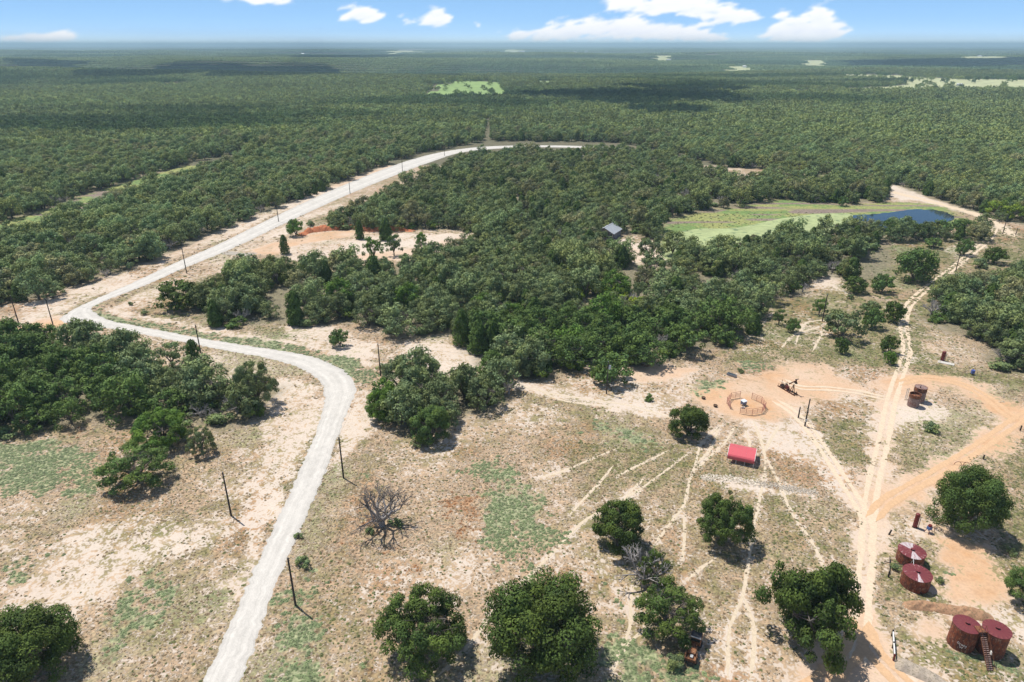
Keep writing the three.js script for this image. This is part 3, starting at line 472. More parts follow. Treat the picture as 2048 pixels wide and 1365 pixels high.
function cedar(seed, R, H, n, s) {
  const r = rngOf(seed), b = new MB(), w = new MB(); w.tube([0, -0.2, 0], [0, H * 0.8, 0], 0.05 * R + 0.08, 0.04, 6);
  for (let i = 0; i < n; i++) {
    const t = Math.pow(r(), 0.85), u = r() * 6.283, y = H * (0.04 + 0.96 * (1 - t)), lump = 0.6 + 0.75 * vn(u * 1.9 + seed, y * 1.3) , q = R * (0.08 + 1.05 * Math.pow(t, 0.55) * (1 - 0.3 * t * t * t)) * lump * (0.7 + 0.35 * r()), j = 0.7 + 0.6 * r();
    leaf(b, Math.cos(u) * q, y, Math.sin(u) * q, Math.cos(u) + (r() - 0.5), 0.6 + (r() - 0.5), Math.sin(u) + (r() - 0.5), s * (0.6 + 0.8 * r()), r, [j, j, j * 0.9]);
  }
  return { crown: b.build(), wood: w.build(), R, H };
}
function bare(seed, R, H, levels, twigs = 1) {   // a dead tree: forked grey limbs
  const r = rngOf(seed), b = new MB(), tw = new MB();
  const grow = (p, d, len, rad, lv) => {
    const q = [p[0] + d[0] * len, p[1] + d[1] * len, p[2] + d[2] * len];
    (lv > 1 ? tw : b).tube(p, q, rad, rad * 0.68, lv ? 4 : 6);
    if (lv >= levels) return;
    const n = 2 + Math.floor(r() * 2.2 * twigs);
    for (let k = 0; k < n; k++) { const e = [d[0] + (r() - 0.5) * 1.7, d[1] + (r() - 0.5) * 1.15 + 0.1, d[2] + (r() - 0.5) * 1.7], m = Math.hypot(...e); grow(q, e.map((v) => v / m), len * (0.58 + 0.28 * r()), rad * 0.6, lv + 1); }
  };
  const low = H * 0.16; b.tube([0, -0.3, 0], [0, low, 0], R * 0.1, R * 0.09, 8);
  for (let k = 0; k < 7; k++) { const a = (k + r() * 0.5) / 7 * 6.283, e = [Math.cos(a) * 0.9, 0.35 + r() * 0.75, Math.sin(a) * 0.9], m = Math.hypot(...e); grow([0, low * 0.9, 0], e.map((v) => v / m), R * 0.36, R * 0.058, 0); }
  return { crown: tw.build(), wood: b.build(), R, H };
}
// models, made once each
const HERO = {
  dense: oak(11, { R: 7, H: 10.5, low: 0.7, clumps: 150, size: 1.3, leafS: 0.28, per: 270, fill: 0.36, limbs: 8 }),
  open: oak(12, { R: 6, H: 8.5, low: 0.9, clumps: 125, size: 0.9, leafS: 0.25, per: 230, spread: 0.97, limbs: 8 }),
  lobed: oak(13, { R: 6, H: 8.2, low: 0.7, clumps: 125, size: 0.95, leafS: 0.26, per: 250, lobes: [[-0.4, -0.34, 0.6, 1], [0.46, -0.3, 0.5, 0.95], [0.02, 0.46, 0.55, 0.85], [-0.05, 0, 0.4, 1]], limbs: 8 }),
  airy: oak(14, { R: 5, H: 8, low: 1.2, clumps: 70, size: 0.8, leafS: 0.24, per: 200, spread: 1.0, fill: 0.6, limbs: 9 }),
  round: oak(15, { R: 5, H: 7.5, low: 0.5, clumps: 90, size: 0.95, leafS: 0.27, per: 230, fill: 0.38, limbs: 7 }),
};
const LESS = {   // the same trees for where they stand farther off
  dense: oak(21, { R: 7, H: 10.5, low: 0.7, clumps: 70, size: 1.8, leafS: 0.7, per: 60, fill: 0.36, limbs: 6 }),
  open: oak(22, { R: 6, H: 8.5, low: 1.1, clumps: 44, size: 1.2, leafS: 0.6, per: 60, spread: 0.95, limbs: 6 }),
  airy: oak(24, { R: 5, H: 8, low: 1.6, clumps: 30, size: 1.0, leafS: 0.5, per: 60, spread: 1.0, fill: 0.6, limbs: 7 }),
  round: oak(25, { R: 5, H: 7.5, low: 0.4, clumps: 48, size: 1.25, leafS: 0.6, per: 60, fill: 0.38, limbs: 5 }),
};
const MID = []; for (let k = 0; k < 9; k++) MID.push(oak(40 + k, { R: 4.2, H: 6.8 + (k % 3) * 0.7, low: 0.9, clumps: 40 + (k % 4) * 7, size: 0.82 + 0.1 * (k % 3), leafS: 0.4, per: 62, fill: 0.45, limbs: 5, flat: 0.82 }));
const CED = []; for (let k = 0; k < 4; k++) CED.push(cedar(60 + k, 1.9 + 0.35 * k, 6.4 + 0.5 * k, 2600, 0.42));
const BARE = []; for (let k = 0; k < 4; k++) BARE.push(bare(70 + k, 3.4, 6, 4, 0.95));
const BIGBARE = bare(91, 6.2, 7.2, 5, 1.0);
const SHRUB = []; for (let k = 0; k < 3; k++) SHRUB.push(oak(80 + k, { R: 1.5, H: 1.7, low: 0.15, clumps: 16, size: 0.5, leafS: 0.24, per: 80, limbs: 4, fill: 0.5 }));
const FARM = []; for (let k = 0; k < 7; k++) FARM.push(oak(120 + k, { R: 4.3, H: 7.6, low: 1.0, clumps: 17 + k % 3 * 3, size: 1.35, leafS: 0.85, per: 26, fill: 0.4, limbs: 3, flat: 0.8 }));
function grown(name, label, category, model, mat, x, z, sx, sy, turn, group, woodMat = BARK) {
  const o = thing(name, label, category, x, z, turn, group, terrain(x, z)); o.scale.set(sx, sy, sx);
  part(o, 'trunk', model.wood, woodMat); part(o, 'crown', model.crown, mat); return o;
}
// trees that stand alone: [name, model, material, base u, base v, crown width in picture points, crown top v, turn, label, category]
const M = HERO, solo = [
  ['oak_tree', M.dense, LIVE, 1082, 1318, 228, 1160, 0.3, 'largest dark round oak at the bottom edge, left of the trail to the rusty truck'],
  ['oak_tree', M.open, DEEP, 846, 1305, 172, 1188, 1.2, 'broad sparse grey green oak at the bottom, left of the largest dark oak'],
  ['oak_tree', M.round, LIVE, 1236, 1090, 108, 1000, 2.0, 'compact dark round oak just above the half dead tree'],
  ['oak_tree', M.open, DEEP, 1446, 1084, 108, 984, 2.4, 'oak between two cattle trails below the pale rubble strip'],
  ['oak_tree', M.lobed, LIVE, 1616, 1288, 196, 1128, 0.0, 'wide sprawling many-lobed oak shading the dirt track at the bottom'],
  ['oak_tree', M.airy, DEEP, 1308, 1172, 66, 1098, 0.6, 'half dead oak with bare limbs, above the open oak by the truck'],
  ['oak_tree', M.airy, DEEP, 1336, 1258, 132, 1168, 2.6, 'open oak with gaps in its crown, over the rusty truck'],
  ['oak_tree', M.dense, LIVE, 66, 1345, 186, 1230, 1.9, 'dark oak cut by the left edge in the bottom corner'],
  ['oak_tree', M.dense, DEEP, 1926, 1056, 128, 934, 2.2, 'large bright green round oak beside the circular orange pad'],
  ['oak_tree', M.round, LIVE, 1375, 872, 76, 806, 0.5, 'lone round oak left of the red shelter'],
  ['oak_tree', M.round, OAK[1], 1222, 762, 84, 702, 1.1, 'round oak behind the pole with the transformer'],
  ['oak_tree', M.airy, OAK[1], 278, 962, 132, 888, 3.3, 'gnarled thin oak in front of the lower left wood'],
  ['oak_tree', M.open, OAK[3], 326, 888, 106, 818, 0.2, 'oak with a bright crown at the front edge of the lower left wood'],
  ['oak_tree', M.airy, OAK[0], 404, 906, 54, 848, 4.0, 'small thin oak on the sand at the right foot of the lower left wood'],
  ['oak_tree', M.round, OAK[1], 862, 880, 82, 806, 1.4, 'dark oak at the front of the copse beside the road curve'],
  ['oak_tree', M.open, OAK[3], 772, 838, 74, 770, 5.0, 'oak at the left end of the copse beside the road curve'],
  ['oak_tree', M.airy, OAK[0], 516, 812, 84, 712, 2.4, 'tall slender oak by the sandy shoulder of the road curve'],
  ['oak_tree', M.airy, OAK[2], 345, 735, 62, 680, 0.9, 'thin oak at the back of the lower left wood, left of the dark cedar'],
  ['oak_tree', M.round, LIVE, 360, 614, 94, 556, 3.0, 'dense clump of oak standing alone inside the road bend'],
  ['oak_tree', M.round, OAK[3], 592, 472, 32, 434, 0.9, 'small round oak above the red bank of the sand pit'],
  ['oak_tree', M.round, OAK[1], 680, 692, 38, 655, 0.9, 'small dark oak alone on the pale sand above the green verge'],
  ['oak_tree', M.airy, OAK[1], 1557, 650, 26, 610, 0.1, 'slim oak with a visible trunk, leftmost in the middle clearing'],
  ['oak_tree', M.round, OAK[1], 1586, 664, 28, 634, 0.7, 'small bushy oak right of the slim one in the middle clearing'],
  ['oak_tree', M.airy, OAK[3], 1638, 630, 30, 594, 0.4, 'small oak beside the pole in the middle clearing'],
  ['oak_tree', M.open, OAK[0], 1684, 676, 76, 612, 1.6, 'large grey green oak right of the pole in the middle clearing'],
  ['oak_tree', M.round, CEDAR, 1680, 706, 28, 666, 2.6, 'dark narrow tree in front of the large grey green oak'],
  ['oak_tree', M.round, OAK[1], 1744, 655, 42, 612, 1.0, 'front tree of the group of three beside the track'],
  ['oak_tree', M.round, OAK[0], 1738, 632, 40, 600, 4.0, 'back tree of the group of three beside the track'],
  ['oak_tree', M.round, LIVE, 1783, 642, 44, 598, 2.0, 'right tree of the group of three, touching the track'],
  ['oak_tree', M.round, LIVE, 1778, 706, 34, 668, 0.0, 'round tree left of the track, upper of a close pair'],
  ['oak_tree', M.round, OAK[3], 1777, 728, 24, 700, 3.0, 'small tree left of the track, lower of a close pair'],
  ['oak_tree', M.round, LIVE, 1708, 584, 46, 550, 1.9, 'low dark oak near the pale erosion patch, left of a pair'],
  ['oak_tree', M.round, OAK[1], 1764, 584, 42, 544, 0.6, 'upright dark oak near the pale erosion patch, right of a pair'],
  ['oak_tree', M.dense, OAK[1], 1826, 562, 74, 490, 2.9, 'large spreading oak at the right end of the belt below the pond'],
  ['oak_tree', M.round, OAK[1], 1928, 510, 34, 474, 0.8, 'round oak beside the upper part of the dirt track'],
  ['oak_tree', M.round, LIVE, 1988, 526, 44, 490, 0.8, 'dark oak on the grass right of the upper dirt track'],
  ['oak_tree', M.round, OAK[1], 1686, 412, 20, 390, 0.8, 'tiny lone tree on the green marsh behind the pond'],
  ['oak_tree', M.open, OAK[1], 2058, 1212, 96, 1135, 0.8, 'tree cut by the right edge beside the circular orange pad'],
  ['oak_tree', M.open, BRIGHT, 1992, 434, 46, 396, 0.8, 'yellow green tree at the wood edge above the dam road'],
  ['oak_tree', M.open, BRIGHT, 2022, 440, 44, 402, 2.8, 'second yellow green tree at the wood edge, nearer the right border'],
  ['oak_tree', M.airy, OAK[2], 106, 598, 46, 562, 1.8, 'yellowish tree leaning out of the upper left wood above the junction'],
  ['oak_tree', M.round, OAK[1], 1880, 470, 40, 436, 1.0, 'tree in the row below the pond, second from its right end'],
  ['oak_tree', M.round, LIVE, 1962, 478, 36, 452, 1.0, 'low tree ending the row below the pond beside the track'],
  ['oak_tree', M.airy, OAK[1], 1775, 478, 40, 434, 2.0, 'thin tree beginning the row below the pond'],
  ['oak_tree', M.airy, LIVE, 1826, 476, 44, 438, 3.1, 'open tree in the middle of the row below the pond'],
  ['oak_tree', M.open, OAK[1], 1926, 472, 58, 434, 0.3, 'widest tree of the row below the pond'],
  ['oak_tree', M.round, OAK[1], 1868, 496, 34, 474, 5.3, 'small tree on the grass in front of the row below the pond'],
  ['oak_tree', M.airy, OAK[3], 842, 500, 26, 458, 2, 'thin young tree in front of the red bank of the sand pit'],
  ['oak_tree', M.airy, BRIGHT, 845, 487, 20, 462, 3, 'small yellow green tree in the sand pit'],
  ['oak_tree', M.airy, OAK[3], 748, 520, 42, 468, 4, 'tall open tree at the front of the sand pit'],
  ['oak_tree', M.airy, OAK[1], 788, 512, 34, 462, 1, 'tall open tree at the front of the sand pit, right of its twin'],
  ['oak_tree', M.open, OAK[0], 1203, 500, 44, 456, 1, 'oak half hiding the left side of the metal roofed house'],
  ['oak_tree', M.round, OAK[1], 1222, 508, 36, 474, 2, 'low oak in front of the porch of the metal roofed house'],
  ['oak_tree', M.open, OAK[0], 1300, 520, 50, 466, 2, 'spreading oak on the sandy yard right of the house'],
  ['oak_tree', M.airy, OAK[0], 1276, 600, 32, 560, 1, 'small tree with a bare trunk in the shady yard below the house'],
];
const soloSpots = [];
for (const [name, full, mat, u, v, w, tv, turn, label] of solo) {
  const model = v > 780 ? full : LESS[Object.keys(HERO).find((k) => HERO[k] === full)] ?? full;
  const [x, z] = at(u, v), s = w * depthOf(u, v) / F / (2 * model.R * 1.02);
  const h = heightFor(u, v, tv) * 0.94; soloSpots.push([x, z, model.R * s]);
  grown(name, label, 'oak', model, mat, x, z, s, clamp(h / (model.H * 1.02), s * 0.7, s * 1.7), turn);
}
{ // bare limbs of the half dead oak
  const [x, z] = at(1288, 1174), s = 1.4; grown('dead_tree', 'bare grey limbs standing in front of the half dead oak', 'dead tree', BARE[1], GREYWOOD, x, z, s, 1.55, 1, null, GREYWOOD);
  const [a, b] = at(764, 1052); grown('dead_tree', 'large bare dead tree alone on dry grass right of the white road', 'dead tree', BIGBARE, DARKWOOD, a, b, 0.95, 0.95, 2.4, null, GREYWOOD); soloSpots.push([a, b, 3]);
}
const cedars = [[393, 746, 46, 680, 'dark upright cedar between the lower left wood and the road pole'], [432, 652, 34, 600, 'leftmost cedar at the front of the central wood'], [592, 648, 40, 582, 'tall cedar at the front of the central wood, left of the pale sand'], [925, 690, 44, 618, 'tall dark cedar at the notch in the front of the central wood'], [958, 705, 48, 640, 'second dark cedar at the notch in the front of the central wood, broader'], [985, 752, 70, 700, 'round cedar at the corner of the central wood, facing the copse'], [720, 478, 20, 440, 'narrow cedar standing on the red bank of the sand pit'], [772, 480, 30, 436, 'dark cedar behind the red bank of the sand pit'], [1490, 505, 26, 470, 'cedar at the edge of the floating pond weed'], [1575, 482, 30, 444, 'tall cedar at the right end of the floating pond weed'], [1242, 535, 34, 490, 'dark cedar in the yard in front of the house'], [570, 508, 22, 470, 'spindly cedar at the left end of the sand pit']];
for (const [u, v, w, tv, label] of cedars) { const [x, z] = at(u, v), m = CED[(u * 7) % 4], s = w * depthOf(u, v) / F / (2 * m.R * 1.05); soloSpots.push([x, z, m.R * s]); grown('cedar_tree', label, 'cedar', m, CEDAR, x, z, s, heightFor(u, v, tv) / m.H, u); }
const shrubs = [[2002, 1030, 32, 'grey green shrub in the shade right of the bright round oak'], [2020, 1108, 26, 'shrub alone on the grass right of the circular orange pad'], [1862, 862, 34, 'green shrub on the weedy patch inside the orange loop track'], [1352, 1334, 46, 'low bush beside the front of the rusty truck'], [622, 452, 22, 'low bush right of the small oak above the sand pit'], [264, 610, 14, 'small dark bush inside the road bend'], [290, 630, 16, 'small leafy bush inside the road bend, right of the dark one'], [1297, 800, 24, 'thin bush on the trampled ground right of the transformer pole'], [1790, 1140, 22, 'green weed bush beside the front squat tank'], [1880, 1165, 20, 'green bush in the shade between squat tanks and orange pad'], [800, 735, 44, 'bush in the sand gap between central wood and copse'], [770, 745, 34, 'bush beside the pole at the sand gap'], [1700, 598, 16, 'small bush under the pair of oaks by the erosion patch'], [840, 895, 38, 'bush at the foot of the front copse oak'], [1480, 745, 16, 'tiny bush above the orange pump jack pad'], [1808, 535, 20, 'low bush beside the large spreading oak'], [1958, 535, 34, 'low bush left of the dark oak on the grass'], [790, 1052, 30, 'green bush at the foot of the large dead tree'], [742, 1066, 24, 'smaller green bush left of the foot of the dead tree'], [610, 1130, 40, 'sage green bush beside the lowest roadside pole'], [598, 1075, 22, 'small bush at the road edge above the lowest roadside pole']];
for (const [u, v, w, label] of shrubs) { const [x, z] = at(u, v), m = SHRUB[u % 3], s = w * depthOf(u, v) / F / (2 * m.R * 1.1); soloSpots.push([x, z, m.R * s]); grown('bush', label, 'bush', m, OAK[u % 4], x, z, s, s * 0.95, u); }

const VINES = [[1040, 590], [1150, 560], [1300, 585], [1470, 600], [1480, 650], [1300, 660], [1120, 640]];
// the woods: every tree gets its own place; those that show largest are objects of their own
{
  const r = rngOf(900), near = [], far = [], FARZ = 2300, seenAt = (x, z) => { const p = toPix(x, 3, z); return p; };
  for (let z = -50; z > -FARZ;) {
    const step = z > -620 ? 5.6 : 7.4, half = Math.abs(z) * 0.86 + 60;
    for (let x = -half; x < half; x += step) {
      const X = x + (r() - 0.5) * step * 1.05, Zz = z + (r() - 0.5) * step * 1.05, k = r(), k2 = r(), k3 = r(), [u, v] = toPix(X, 0, Zz);
      if (v < 90 || u < -260 || u > 2320) continue;
      let w = woodAt(u, v); if (!w && v < 200 && k3 > 0.96 && k2 > 0.4) w = 'nw'; if (!w) continue;
      if (z < -700 && fbm(X / 130 + 3, Zz / 70 + 60, 2) < 0.2) continue;
      if (soloSpots.some((q) => Math.hypot(q[0] - X, q[1] - Zz) < q[2] * 0.72 + 0.8)) continue;
      const thin = fbm(X / 34 + 7, Zz / 34, 2); if (w === 'centre' && thin < 0.2 && k3 < 0.8) continue; if (k3 < 0.05) continue;
      const stand = fbm(X / 190 + 80, Zz / 120 + 30, 3), d = Math.hypot(X, Zz);
      (d < 640 ? near : far).push({ x: X, z: Zz, w, k, k2, k3, stand, d, u, v, low: fbm(X / 420 + 13, Zz / 170 + 5, 3) });
    }
    z -= step;
  }
  near.sort((a, b) => a.d - b.d);
  const wherein = (t) => {   // where in the woods a tree stands, by what one can find beside it
    const { u, v } = t, inn = (p) => inside(p, u, v);
    if (t.w === 'sw') return v > 815 ? 'along the shady front of the lower left wood facing the dry field' : v > 765 ? (u < 250 ? 'deep inside the left half of the lower left wood' : 'in the right half of the lower left wood near the road curve') : u < 200 ? 'in the lower left wood just below the road junction' : 'at the back of the lower left wood along the white road';
    if (t.w === 'belt') return 'in the row of trees below the pond';
    if (t.w === 'copse') return u < 850 ? 'in the half of the copse touching the road curve' : 'in the half of the copse touching the central wood';
    if (t.w === 'east') return v > 690 ? 'at the front of the right edge wood above the orange loop track' : v > 620 ? 'inside the right edge wood facing the dirt track' : 'at the back of the right edge wood by the upper track';
    if (t.w === 'nw') return 'in the big wood beyond the white road';
    if (v > 700) return u < 1130 ? 'in the tip of the central wood beside the copse' : 'at the front of the central wood by the transformer pole';
    if (v > 640) return u < 760 ? 'at the front of the central wood above the sandy verge' : u < 1000 ? 'in the central wood above the notch with two cedars' : u < 1300 ? 'in the central wood behind the transformer pole' : 'in the central wood facing the cattle clearing';
    if (v > 560) return u < 640 ? 'in the left end of the central wood inside the road bend' : u < 900 ? 'in the central wood below the sand pit' : u < 1200 ? 'in the middle of the central wood below the house' : u < 1450 ? 'among bright vines in the central wood' : 'in the belt of the central wood below the pond weed';
    return u < 950 ? 'around the sand pit in the central wood' : u < 1340 ? 'around the house in the central wood' : 'in the belt of wood along the pond';
  };
  const stuff = new Map(), put = (key, model, mat, wood, t, s, sy, col) => { if (!stuff.has(key)) stuff.set(key, { model, mat, wood, list: [] }); stuff.get(key).list.push([t.x, terrain(t.x, t.z), t.z, s, sy, t.k * 6.283, col]); };
  let oaks = solo.length, ceds = cedars.length, dead = 2, brush = 0;
  for (const t of near) {
    const edge = 0.64 + 0.72 * t.k2;
    const inView = t.u > -40 && t.u < 2090 && t.v < 1420;
    const cedarStand = t.w === 'centre' || t.w === 'east' ? 0.12 : 0.04;
    if (t.k3 > 0.938) { // dead ones
      const m = BARE[Math.floor(t.k * 4)];
      if (inView && dead < 60) { dead++; grown('dead_tree', 'grey leafless tree ' + wherein(t), 'dead tree', m, GREYWOOD, t.x, t.z, edge * 0.9, edge, t.k * 6.28, 'leafless trees ' + wherein(t), GREYWOOD); } else put('bare' + Math.floor(t.k * 4), m, GREYWOOD, GREYWOOD, t, edge * 0.9, edge, [1, 1, 1]);
    } else if (t.k3 < 0.05 + cedarStand + (t.stand > 0.62 ? 0.15 : 0)) {
      const m = CED[Math.floor(t.k * 4)], s = 0.7 + 0.45 * t.k2;
      if (inView && ceds < 90) { ceds++; grown('cedar_tree', 'dark pointed cedar ' + wherein(t), 'cedar', m, CEDAR, t.x, t.z, s * 1.1, s, t.k * 6.28, 'cedars ' + wherein(t)); } else put('ced' + Math.floor(t.k * 4), m, CEDAR, BARK, t, s * 1.1, s, [1, 1, 1]);
    } else {
      const m = MID[Math.floor(t.k * 9)], mi = t.k3 > 0.9 ? 3 : t.stand > 0.55 ? 1 : t.k2 > 0.6 ? 2 : 0, sy = edge * (0.85 + 0.3 * t.k);
      if (inView && oaks < 298) { oaks++; const where = wherein(t); grown('oak_tree', 'oak ' + where, 'oak', m, OAK[mi], t.x, t.z, edge, sy, t.k * 6.28, 'oaks ' + where); } else { const g = (0.8 + 0.5 * t.k2) * (t.w === 'nw' ? 1.15 : 1), y = 1 + (t.k3 - 0.5) * 0.25; const gr = t.k3 > 0.82 && t.k3 < 0.9 ? [1.1, 0.97, 1.3] : [1, 1, 1]; put('oak' + Math.floor(t.k * 9), m, OAK[mi === 3 ? 3 : 0], BARK, t, edge, sy, [g * y * gr[0], g * gr[1], g * (2 - y) * 0.95 * gr[2]]); }
    }
    if ((t.w === 'centre' || t.w === 'sw' || t.w === 'copse' || t.w === 'east') && t.k2 > 0.15) { const t2 = { ...t, x: t.x + (t.k - 0.5) * 7, z: t.z + (t.k3 - 0.5) * 7 }; const [u2, v2] = toPix(t2.x, 0, t2.z); const vine = inside(VINES, u2, v2); if (woodAt(u2, v2)) put((vine ? 'shrv' : 'shr') + Math.floor(t.k * 3), SHRUB[Math.floor(t.k * 3)], vine ? BRIGHT : OAK[Math.floor(t.k2 * 4)], BARK, t2, (vine ? 1.8 : 1.0) + t.k3, (vine ? 1.6 : 1.1) + t.k, [0.8 + t.k * 0.3, 0.85 + t.k * 0.2, 0.85]); }
  }
  for (const t of far) {
    const dark = ss(0.5, 0.68, t.low), i = Math.floor(t.k * 7), s = (0.78 + 0.62 * t.k2), g = lerp(1.08, 0.62, dark) * (0.72 + 0.56 * ((t.k * 13.7) % 1)) * (0.72 + 0.56 * t.stand), y = 1 + (t.k2 - 0.5) * 0.2;
    put('far' + i, FARM[i], OAK[2], BARK, t, s * (dark > 0.5 ? 0.85 : 1), s * (0.85 + 0.35 * t.k), [g * y * lerp(1, 0.78, dark), g, g * (2 - y) * lerp(0.92, 0.8, dark)]);
  }
  const mk = (name, label, keys) => {
    const o = new THREE.Group(); o.name = name; scene.add(o); tag(o, label, null, null, 'stuff');
    const q = new THREE.Object3D(), col = new THREE.Color();
    for (const [key, e] of stuff) {
      if (!keys(key)) continue;
      for (const [nm, geo, mat] of [['crown', e.model.crown, e.mat], ['trunk', e.model.wood, e.wood]]) {
        if (key.startsWith('far') && nm === 'trunk') continue;
        const im = new THREE.InstancedMesh(geo, mat, e.list.length); im.name = nm; im.castShadow = im.receiveShadow = true;
        e.list.forEach(([x, y, z, s, sy, ry, c], k) => { q.position.set(x, y, z); q.scale.set(s, sy, s); q.rotation.y = ry; q.updateMatrix(); im.setMatrixAt(k, q.matrix); if (nm === 'crown') im.setColorAt(k, col.setRGB(c[0], c[1], c[2])); });
        o.add(im);
      }
    }
  };
  mk('woodland', 'further oaks, cedars and leafless trees that fill the woods round the road and the pond', (k) => !k.startsWith('far') && !k.startsWith('shr'));
  mk('undergrowth', 'low green brush between the trees of the woods', (k) => k.startsWith('shr'));
  mk('far_woodland', 'unbroken oak woods rolling away behind the road and the pond', (k) => k.startsWith('far'));
}
// beyond two kilometres the woods are laid out as whole stands of trees
{
  const r = rngOf(333), q = new THREE.Object3D(), col = new THREE.Color(), g = new THREE.Group(); g.name = 'distant_forest'; scene.add(g); tag(g, 'distant forest reaching to the horizon in blue haze', null, null, 'stuff');
  const standGeo = (seed, size, spacing, leaves, s, h, rad) => { const rr = rngOf(seed), b = new MB(); for (let x = -size / 2; x < size / 2; x += spacing) for (let z = -size / 2; z < size / 2; z += spacing) { const X = x + rr() * spacing, Z = z + rr() * spacing, hh = h * (0.7 + 0.5 * rr()), R = rad * (0.75 + 0.5 * rr()), t = 0.75 + 0.5 * rr(), y = (rr() - 0.5) * 0.15; for (let k = 0; k < leaves; k++) { const u = rr() * 6.283, c = rr() * 1.2 - 0.2, w = Math.sqrt(Math.max(0, 1 - c * c)); leaf(b, X + Math.cos(u) * w * R, hh * 0.55 + c * hh * 0.45, Z + Math.sin(u) * w * R, Math.cos(u) * w + (rr() - 0.5), c + 0.3 + (rr() - 0.5) * 0.7, Math.sin(u) * w + (rr() - 0.5), s * (0.7 + 0.6 * rr()), rr, [t * (1 + y), t, t * (1 - y)]); } } return b.build(); };
  const rings = [[2290, 5200, 60, [0, 1, 2].map((k) => standGeo(500 + k, 62, 7.2, 22, 2.6, 8, 3.9))], [5200, 13000, 120, [0, 1].map((k) => standGeo(520 + k, 122, 13, 16, 6, 9, 7))], [13000, 30000, 120, [0, 1].map((k) => standGeo(540 + k, 122, 30, 12, 16, 10, 16))]];
  for (const [near, farR, size, geos] of rings) {
    const lists = geos.map(() => []);
    for (let z = -near * 0.55; z > -farR; z -= size) for (let x = -Math.abs(z) * 0.95 - size; x < Math.abs(z) * 0.95 + size; x += size) {
      const X = x + r() * size * 0.15, Z = z, d = Math.hypot(X, Z), k = r(), k2 = r(); if (size === 60 ? (Z > -near || d > farR) : (d < near || d > farR)) continue;
      const [u, v] = toPix(X, 0, Z); if (u < -200 || u > 2250 || FIELDS.some((f) => inside(f, u, v - (size > 100 ? 0 : 0)))) continue;
      const dark = ss(0.5, 0.66, fbm(X / (size > 300 ? 3600 : 1500) + 13, Z / (size > 300 ? 1900 : 420) + 5, 3)), b = lerp(1.0, 0.62, dark) * (0.85 + 0.3 * k2);
      lists[Math.floor(k * geos.length)].push([X, terrain(X, Z), Z, Math.floor(k2 * 4) * 1.5708, [b * lerp(1, 0.78, dark), b, b * 0.86]]);
    }
    lists.forEach((l, i) => { if (!l.length) return; const im = new THREE.InstancedMesh(geos[i], OAK[2], l.length); im.name = 'tree_stand'; im.castShadow = im.receiveShadow = true; l.forEach(([x, y, z, ry, c], k) => { q.position.set(x, y, z); q.rotation.set(0, ry, 0); q.scale.set(1, 1, 1); q.updateMatrix(); im.setMatrixAt(k, q.matrix); im.setColorAt(k, col.setRGB(...c)); }); g.add(im); });
  }
}

// fair-weather clouds drifting overhead, out of the picture; their shadows lie on the far woods
{
  const r = rngOf(808), white = std(0.9, 0.9, 0.92, 1), up = 1100, dx = sunDir.x / sunDir.y * up, dz = sunDir.z / sunDir.y * up;
  const patches = [[[215, 143], [350, 131], [640, 133], [840, 146], [800, 160], [640, 166], [420, 153], [300, 158]], [[1090, 196], [1200, 184], [1400, 175], [1460, 180], [1420, 212], [1340, 230], [1240, 220]], [[1690, 122], [1850, 119], [2060, 120], [2060, 133], [1800, 135]], [[-60, 140], [60, 128], [140, 130], [60, 146]], [[420, 118], [640, 113], [820, 116], [640, 123]]];
  patches.forEach((p) => {
    const w = path(p), cx = w.reduce((s, q) => s + q[0], 0) / w.length, cz = w.reduce((s, q) => s + q[1], 0) / w.length, xs = w.map((q) => q[0]), zs = w.map((q) => q[1]), gs = [];
    const lo = [Math.min(...xs), Math.min(...zs)], hi = [Math.max(...xs), Math.max(...zs)], size = Math.min(hi[0] - lo[0], hi[1] - lo[1]);
    for (let k = 0, n = 0; k < 900 && n < 46; k++) { const x = lerp(lo[0], hi[0], r()), z = lerp(lo[1], hi[1], r()); if (!inside(w, x, z)) continue; n++; const R = size * (0.07 + 0.1 * r()), g = new THREE.IcosahedronGeometry(R, 3); const P = g.attributes.position; for (let i = 0; i < P.count; i++) { const f = 0.8 + 0.4 * vn(P.getX(i) / R * 2 + k * 3, P.getY(i) / R * 2 + P.getZ(i) / R * 2.3); P.setXYZ(i, P.getX(i) * f, Math.max(-R * 0.25, P.getY(i) * f * 0.7), P.getZ(i) * f); } g.computeVertexNormals(); g.translate(x - cx, r() * size * 0.06, z - cz); gs.push(g); }
    const m = new THREE.Mesh(mergeGeometries(gs), white); m.name = numbered('cloud'); m.position.set(cx + dx, up, cz + dz); m.castShadow = true; scene.add(m); tag(m, 'white cumulus cloud high over the far woods', null, null, 'stuff');
  });
}
